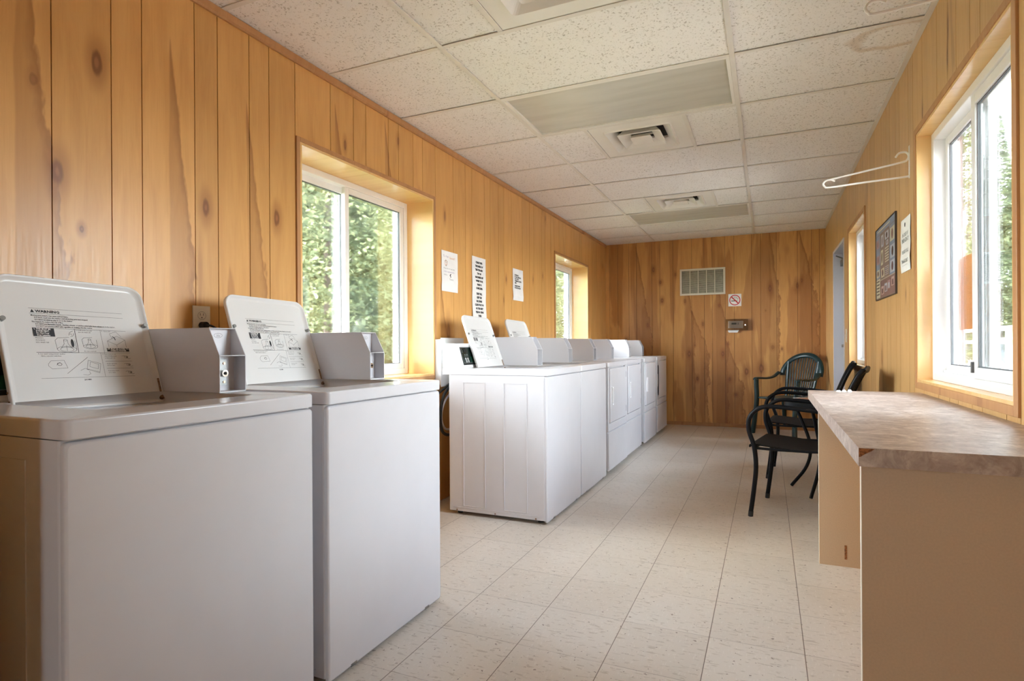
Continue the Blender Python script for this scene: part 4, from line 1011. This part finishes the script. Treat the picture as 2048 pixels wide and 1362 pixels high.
def resin_chair(loc, rz, label):
    t = empty('resin_armchair', loc, rz, label, 'chair'); G = M['green']
    zs = .415; fy = .255; by = .215
    b = MB(); L_ = []
    for (i, z) in ((.012, zs - .012), (0, zs), (.006, zs + .008), (.02, zs + .010)):
        L_.append([( .235 - i, -fy + i + .02, z), (.235 - i, fy - i - .02, z), (.20, fy - i, z), (-.21 + i, by - i, z), (-.235 + i, by - i - .03, z), (-.235 + i, -by + i + .03, z), (-.21 + i, -by + i, z), (.20, -fy + i, z)])
    b.loft(L_, 0, False); b.build('seat', G, t, bevel=.003)
    for s in (-1, 1):
        b = MB(); b.tube([(.285, s * (fy + .015), .0), (.262, s * fy, .2), (.235, s * (fy - .005), .40), (.222, s * (fy + .01), .56), (.215, s * (fy + .015), .628)], lambda q: (.036, .020), 10, 0, 4, flat=(1, 0, 0)); b.build('leg', G, t)
        b = MB(); b.tube([(-.285, s * (by + .03), 0), (-.25, s * (by + .02), .2), (-.21, s * by, .40)], lambda q: (.034, .019), 10, 0, 4, flat=(1, 0, 0)); b.build('leg', G, t)
        b = MB(); b.tube([(.235, s * (fy + .015), .622), (.20, s * (fy + .018), .640), (.02, s * (fy + .025), .632), (-.10, s * (fy + .018), .648), (-.175, s * (by + .035), .70)], lambda q: (.013, .030), 10, 0, 5, flat=(0, 0, 1)); b.build('armrest', G, t)
    # arched rail of the back, running into the armrests
    def bx(y, z): return -.20 - (z - .43) * .28 + .10 * (abs(y) / .26) ** 2 * .5
    b = MB(); P = []
    for k in range(15):
        a = -.18 + (PI + .36) * k / 14; y = .245 * math.cos(a); z = .70 + .205 * math.sin(a); P.append((bx(y, z), y, z))
    b.tube(P, lambda q: (.016, .032), 10, 0, 3, flat=(1, 0, 0)); b.build('back_rail', G, t)
    for s in (-1, 1):
        b = MB(); P = [(bx(s * .165, .42), s * .160, .42), (bx(s * .18, .6), s * .180, .60), (bx(s * .20, .80), s * .195, .83)]; b.tube(P, lambda q: (.010, .022), 8, 0, 4, flat=(1, 0, 0)); b.build('back_post', G, t)
    for k in range(11):
        u = (k - 5) / 5.6; y0 = u * .135; y1 = u * .19; z1 = .70 + .195 * math.sqrt(max(0, 1 - (y1 / .245) ** 2)); b = MB()
        b.tube([(bx(y0, .42), y0, .42), (bx((y0 + y1) / 2, .6), (y0 + y1) / 2, .62), (bx(y1, z1), y1, z1)], lambda q: (.004, .0075), 6, 0, 3, flat=(1, 0, 0)); b.build('slat', G, t)
    return t
_d = Vector((-.27, -.36)).normalized()
resin_chair((.22, 7.215, 0), math.atan2(_d.y, _d.x), 'dark green plastic armchair with slatted round back by the back wall')

# ------------------------------------------------------------------ outdoors
def grass_mat(name, a, b_):
    n = NT(name); o = n.obj(); f = n.noise(o, .8, 5, .6); g = n.noise(o, 30, 3)
    return n.pbr(n.mix(n.step(n.math('ADD', f, n.math('MULTIPLY', g, .3)), .5, .8), a, b_), .9)
gr = MB(); gr.box(-45, XL - .5, -30, 60, -.5, -.35); tag(gr.build('grass_ground', grass_mat('grass', (.07, .09, .03), (.12, .13, .06))), 'green grassy ground outside the left-hand windows', 'ground', kind='stuff')
gr = MB(); gr.box(XR + .5, 60, -30, 70, -.5, -.35); gr.box(XL - .5, XR + .5, -30, 60, -.5, -.35)
tag(gr.build('gravel_ground', grass_mat('gravel', (.20, .17, .145), (.28, .25, .22))), 'pale gravel parking ground outside the right-hand windows', 'ground', kind='stuff')

def leaf_mat(name, a, b_):
    n = NT(name); tn = n.n('ShaderNodeAttribute', attribute_name='tone').outputs['Fac']; f = n.noise(n.obj(), 1.5, 3)
    c = n.mix(n.math('ADD', n.math('MULTIPLY', tn, .7), n.math('MULTIPLY', f, .4), clamp=True), a, b_)
    bs = n.n('ShaderNodeBsdfDiffuse'); n.set(bs.inputs[0], c); tl = n.n('ShaderNodeBsdfTranslucent'); n.set(tl.inputs[0], c)
    ms = n.n('ShaderNodeMixShader'); ms.inputs[0].default_value = .4; n.t.links.new(bs.outputs[0], ms.inputs[1]); n.t.links.new(tl.outputs[0], ms.inputs[2]); n.t.links.new(ms.outputs[0], n.out.inputs[0]); return n.mat
leafm = [leaf_mat('conifer_leaf', (.05, .07, .04), (.22, .25, .14)), leaf_mat('aspen_leaf', (.11, .135, .06), (.38, .40, .22)), leaf_mat('spruce_leaf', (.045, .07, .055), (.17, .21, .16))]
bark = flat('bark', (.10, .08, .07), .9, var=.3, vs=6)
def foliage(kind, seed):
    r = random.Random(seed); b = MB(); N_ = 9000; H = 9.0
    for i in range(N_):
        if kind == 1:                                   # rounded deciduous crown
            th, u = r.uniform(0, 2 * PI), r.uniform(-1, 1); q = (1 - u * u) ** .5; rr = r.uniform(.55, 1) * (1 + .25 * math.sin(3 * th + seed) * math.sin(4 * u))
            p = Vector((1.7 * rr * q * math.cos(th), 1.7 * rr * q * math.sin(th), 4.6 + 3.9 * rr * u)); s = r.uniform(.04, .085)
        else:
            h = 1 - (r.random()) ** .62; z = .5 + h * (H - .5); tier = (z * 1.7) % 1
            rad = (1 - h) * (1.9 if kind == 0 else 1.5) * (.55 + .45 * (1 - tier)) * r.uniform(.35, 1) ** .5 + .05; th = r.uniform(0, 2 * PI)
            p = Vector((rad * math.cos(th), rad * math.sin(th), z - .18 * rad)); s = r.uniform(.045, .095)
        a, e = r.uniform(0, 2 * PI), r.uniform(-1, 1); d1_ = Vector((math.cos(a), math.sin(a), e)).normalized(); d2_ = d1_.orthogonal().normalized(); d3_ = d1_.cross(d2_); an = r.uniform(0, PI)
        d2_ = d2_ * math.cos(an) + d3_ * math.sin(an); b.t = r.random()
        b.add([p - d1_ * s, p + d2_ * s * .5, p + d1_ * s, p - d2_ * s * .5], [(0, 1, 2, 3)])
    return b
def tree(kind, seed, label, cat, grp, name):
    root = empty(name, (0, 0, 0), 0, label, cat, grp)
    foliage(kind, seed).build('foliage', leafm[kind], root, recalc=False)
    b = MB(); b.tube([(0, 0, 0), (.03, .02, 3), (0, 0, 8.2)], lambda q: .13 * (1 - q) + .02, 8, 0, 4); b.build('trunk', bark, root)
    return root
protos = [tree(0, 1, 'tall green conifer in the woods outside the left-hand windows', 'tree', 'conifers outside the left windows', 'conifer_tree'),
          tree(1, 2, 'yellow-green leafy tree in the woods outside the left-hand windows', 'tree', 'leafy trees outside the left windows', 'leafy_tree'),
          tree(2, 3, 'dark spruce in the woods outside the left-hand windows', 'tree', 'spruces outside the left windows', 'spruce_tree')]
used = [False] * 3
def plant(k, x, y, s, rz, right=False):
    if not used[k]: o = protos[k]; used[k] = True
    else: o = copy_tree(protos[k])
    o.location = (x, y, -.36); o.scale = (s, s, s); o.rotation_euler = (0, 0, rz)
    if right: o['label'] = ['tall green conifer beyond the parked cars outside the right-hand windows', 'leafy tree beyond the parked cars outside the right-hand windows', 'dark spruce beyond the parked cars outside the right-hand windows'][k]; o['group'] = ['conifers', 'leafy trees', 'spruces'][k] + ' beyond the parked cars'
rt = random.Random(21)
for row, (dist, n_) in enumerate(((7.5, 9), (10.5, 11), (14, 12))):
    for i in range(n_):
        # fan of trees covering what the two left windows look out on
        ang = math.radians(13.5 + 34.5 * (i + rt.uniform(.1, .9)) / n_)
        L_ = dist / math.cos(PI / 2 - ang) * 1.0 if False else dist / math.sin(ang)
        plant(rt.choice([0, 1, 1, 2, 0] if row == 0 else [0, 2, 1, 0]), -dist + rt.uniform(-.8, .8), dist / math.tan(ang) + rt.uniform(-.8, .8), rt.uniform(.62, .95) * (1 + .12 * row), rt.uniform(0, 6))
for i, (x, y, s, k) in enumerate(((13, 41, 1.3, 0), (15.5, 38, 1.25, 2), (11, 45, 1.3, 1), (18, 34, 1.2, 0), (20, 40, 1.5, 1), (9.5, 30, .9, 1), (22, 30, 1.3, 2), (25, 35, 1.5, 0), (17.5, 46, 1.5, 0), (12.2, 26, .8, 1), (28, 28, 1.4, 1), (7.4, 24.6, 1.05, 0), (9.2, 24.8, 1.1, 1), (5.4, 26.5, 1.1, 2), (8.3, 31, 1.35, 0), (11.2, 23.5, 1.0, 0))): plant(k, x, y, s, rt.uniform(0, 6), True)
# bare dead branches in front of the left woods
b = MB(); rb = random.Random(4)
def br(p, d, L_, r, lv):
    q = p + d * L_; b.tube([p, (p + q) / 2 + Vector((rb.uniform(-.05, .05), rb.uniform(-.05, .05), 0)), q], lambda s: r * (1 - .5 * s), 5, 0, 2)
    if lv:
        for k in range(4):
            s = rb.uniform(.3, 1); nd = (d + Vector((rb.uniform(-.9, .9), rb.uniform(-.9, .9), rb.uniform(-.2, .5)))).normalized(); br(p + d * L_ * s, nd, L_ * rb.uniform(.45, .7), r * .55, lv - 1)
br(Vector((0, 0, 0)), Vector((.1, .05, 1)).normalized(), 1.7, .016, 3)
dt = tag(b.build('dead_tree', flat('dead_wood', (.30, .29, .27), .9)), 'bare grey dead tree outside the near left window', 'tree'); dt.location = (-7.2, 8.1, -.36)
# white chest-like tank seen low through the near left window
t = empty('propane_tank', (-5.2, 5.05, -.36), 0, 'white tank standing outside, low in the near left window', 'tank')
b = MB(); b.loft([circ(0, 0, r, z, 28) for r, z in ((.02, 1.56), (.16, 1.545), (.24, 1.49), (.26, 1.42), (.26, .22), (.24, .14), (.16, .10))], 0, True); b.build('tank_body', flat('tank_white', (.85, .85, .84), .4), t)
b = MB(); b.loft([circ(0, 0, .20, 0, 24), circ(0, 0, .20, .14, 24)], 0, True); b.build('base_ring', M['alum'], t)

# porch rail and posts outside the right windows
t = empty('porch_railing', (2.2, 0, -.36), 0, 'white porch railing outside the right-hand windows', 'railing')
for (za, zb) in ((1.52, 1.565), (1.385, 1.425), (.9, .94)):
    b = MB(); b.box(-.02, .02, 3, 14, za, zb); b.build('rail', M['vinyl'], t, bevel=.004)
for y in (3.05, 5.0, 7.0, 9.0, 11.0, 13.9):
    b = MB(); b.box(-.04, .04, y - .04, y + .04, 0, 1.52); b.build('railing_post', M['vinyl'], t, bevel=.004)
for k, y in enumerate((5.9, 9.35, 12.9)):
    b = MB(); b.box(-.075, .075, -.075, .075, 0, 3.1); b.box(-.095, .095, -.095, .095, 0, .12); b.box(-.095, .095, -.095, .095, 2.98, 3.1)
    tag(b.build('porch_post', M['vinyl'], bevel=.006), ['square white porch post, first beyond the near right window', 'square white porch post, second along the porch', 'square white porch post, farthest along the porch'][k], 'post', 'white porch posts').location = (2.35, y, -.36)

def car(loc, rz, label, col, wagon):
    t = empty('car', loc, rz, label, 'car'); L_ = 4.5; W_ = 1.75
    paint = flat('car_paint_' + ('w' if wagon else 's'), col, .25, coat=.5); gls = flat('car_glass', (.05, .07, .09), .1)
    low = [(-2.2, .28), (-2.24, .55), (-2.15, .88), (-1.2, .95), (1.0, .93), (2.0, .80), (2.22, .62), (2.2, .28)]
    b = MB()
    def sec(y, k): return [(x * (1 - .02 * k), y, z - .01 * k) for x, z in low]
    b.loft([sec(-W_ / 2, 1), sec(-W_ / 2 + .06, 0), sec(W_ / 2 - .06, 0), sec(W_ / 2, 1)], 0, False); b.build('body', paint, t, bevel=.04, seg=3)
    top = [(-1.95, .93), (-1.55, 1.42), (-.2, 1.50), (.35, 1.44), (1.15, .92)] if wagon else [(-1.75, .92), (-1.05, 1.36), (-.2, 1.43), (.35, 1.38), (1.2, .92)]
    b = MB(); b.loft([[(x, y, z) if i in (0, 4) else (x * .97, y * s_, z) for i, (x, z) in enumerate(top)] for y, s_ in ((-W_ / 2 + .10, .84), (W_ / 2 - .10, .84))], 0, False); b.build('glasshouse', gls, t, bevel=.03)
    b = MB(); b.loft([[(top[1][0] * .97, y, top[1][1] + .005), (top[2][0], y, top[2][1] + .02), (top[3][0] * .97, y, top[3][1] + .005), (top[3][0] * .97, y, top[3][1] - .03), (top[1][0] * .97, y, top[1][1] - .03)] for y in (-.66, .66)], 0, False); b.build('roof', paint, t, bevel=.02)
    for x in (-1.35, 1.38):
        for s in (-1, 1):
            b = MB(); b.cyl((x, s * (W_ / 2 - .20), .32), (x, s * (W_ / 2 + .01), .32), .32, 24); wh = b.build('wheel', M['rubber'], t, bevel=.03)
            b = MB(); b.cyl((x, s * (W_ / 2 + .005), .32), (x, s * (W_ / 2 + .022), .32), .20, 20); b.build('hubcap', M['alum'], wh)
    for s in (-1, 1):
        b = MB(); b.box(-2.26, -2.10, s * .62 - .16, s * .62 + .16, .66, .82); b.build('tail_light', M['red'], t, bevel=.02)
    b = MB(); b.box(-2.29, -2.1, -.8, .8, .28, .45); b.build('bumper', M['black'], t, bevel=.03)
car((6.25, 18.6, -.35), math.radians(80), 'white car parked outside, seen from behind in the near right pane', (.80, .80, .80), True)
car((7.3, 26.5, -.35), math.radians(10), 'white car parked farther off, seen from its side beside the porch post', (.78, .78, .79), False)
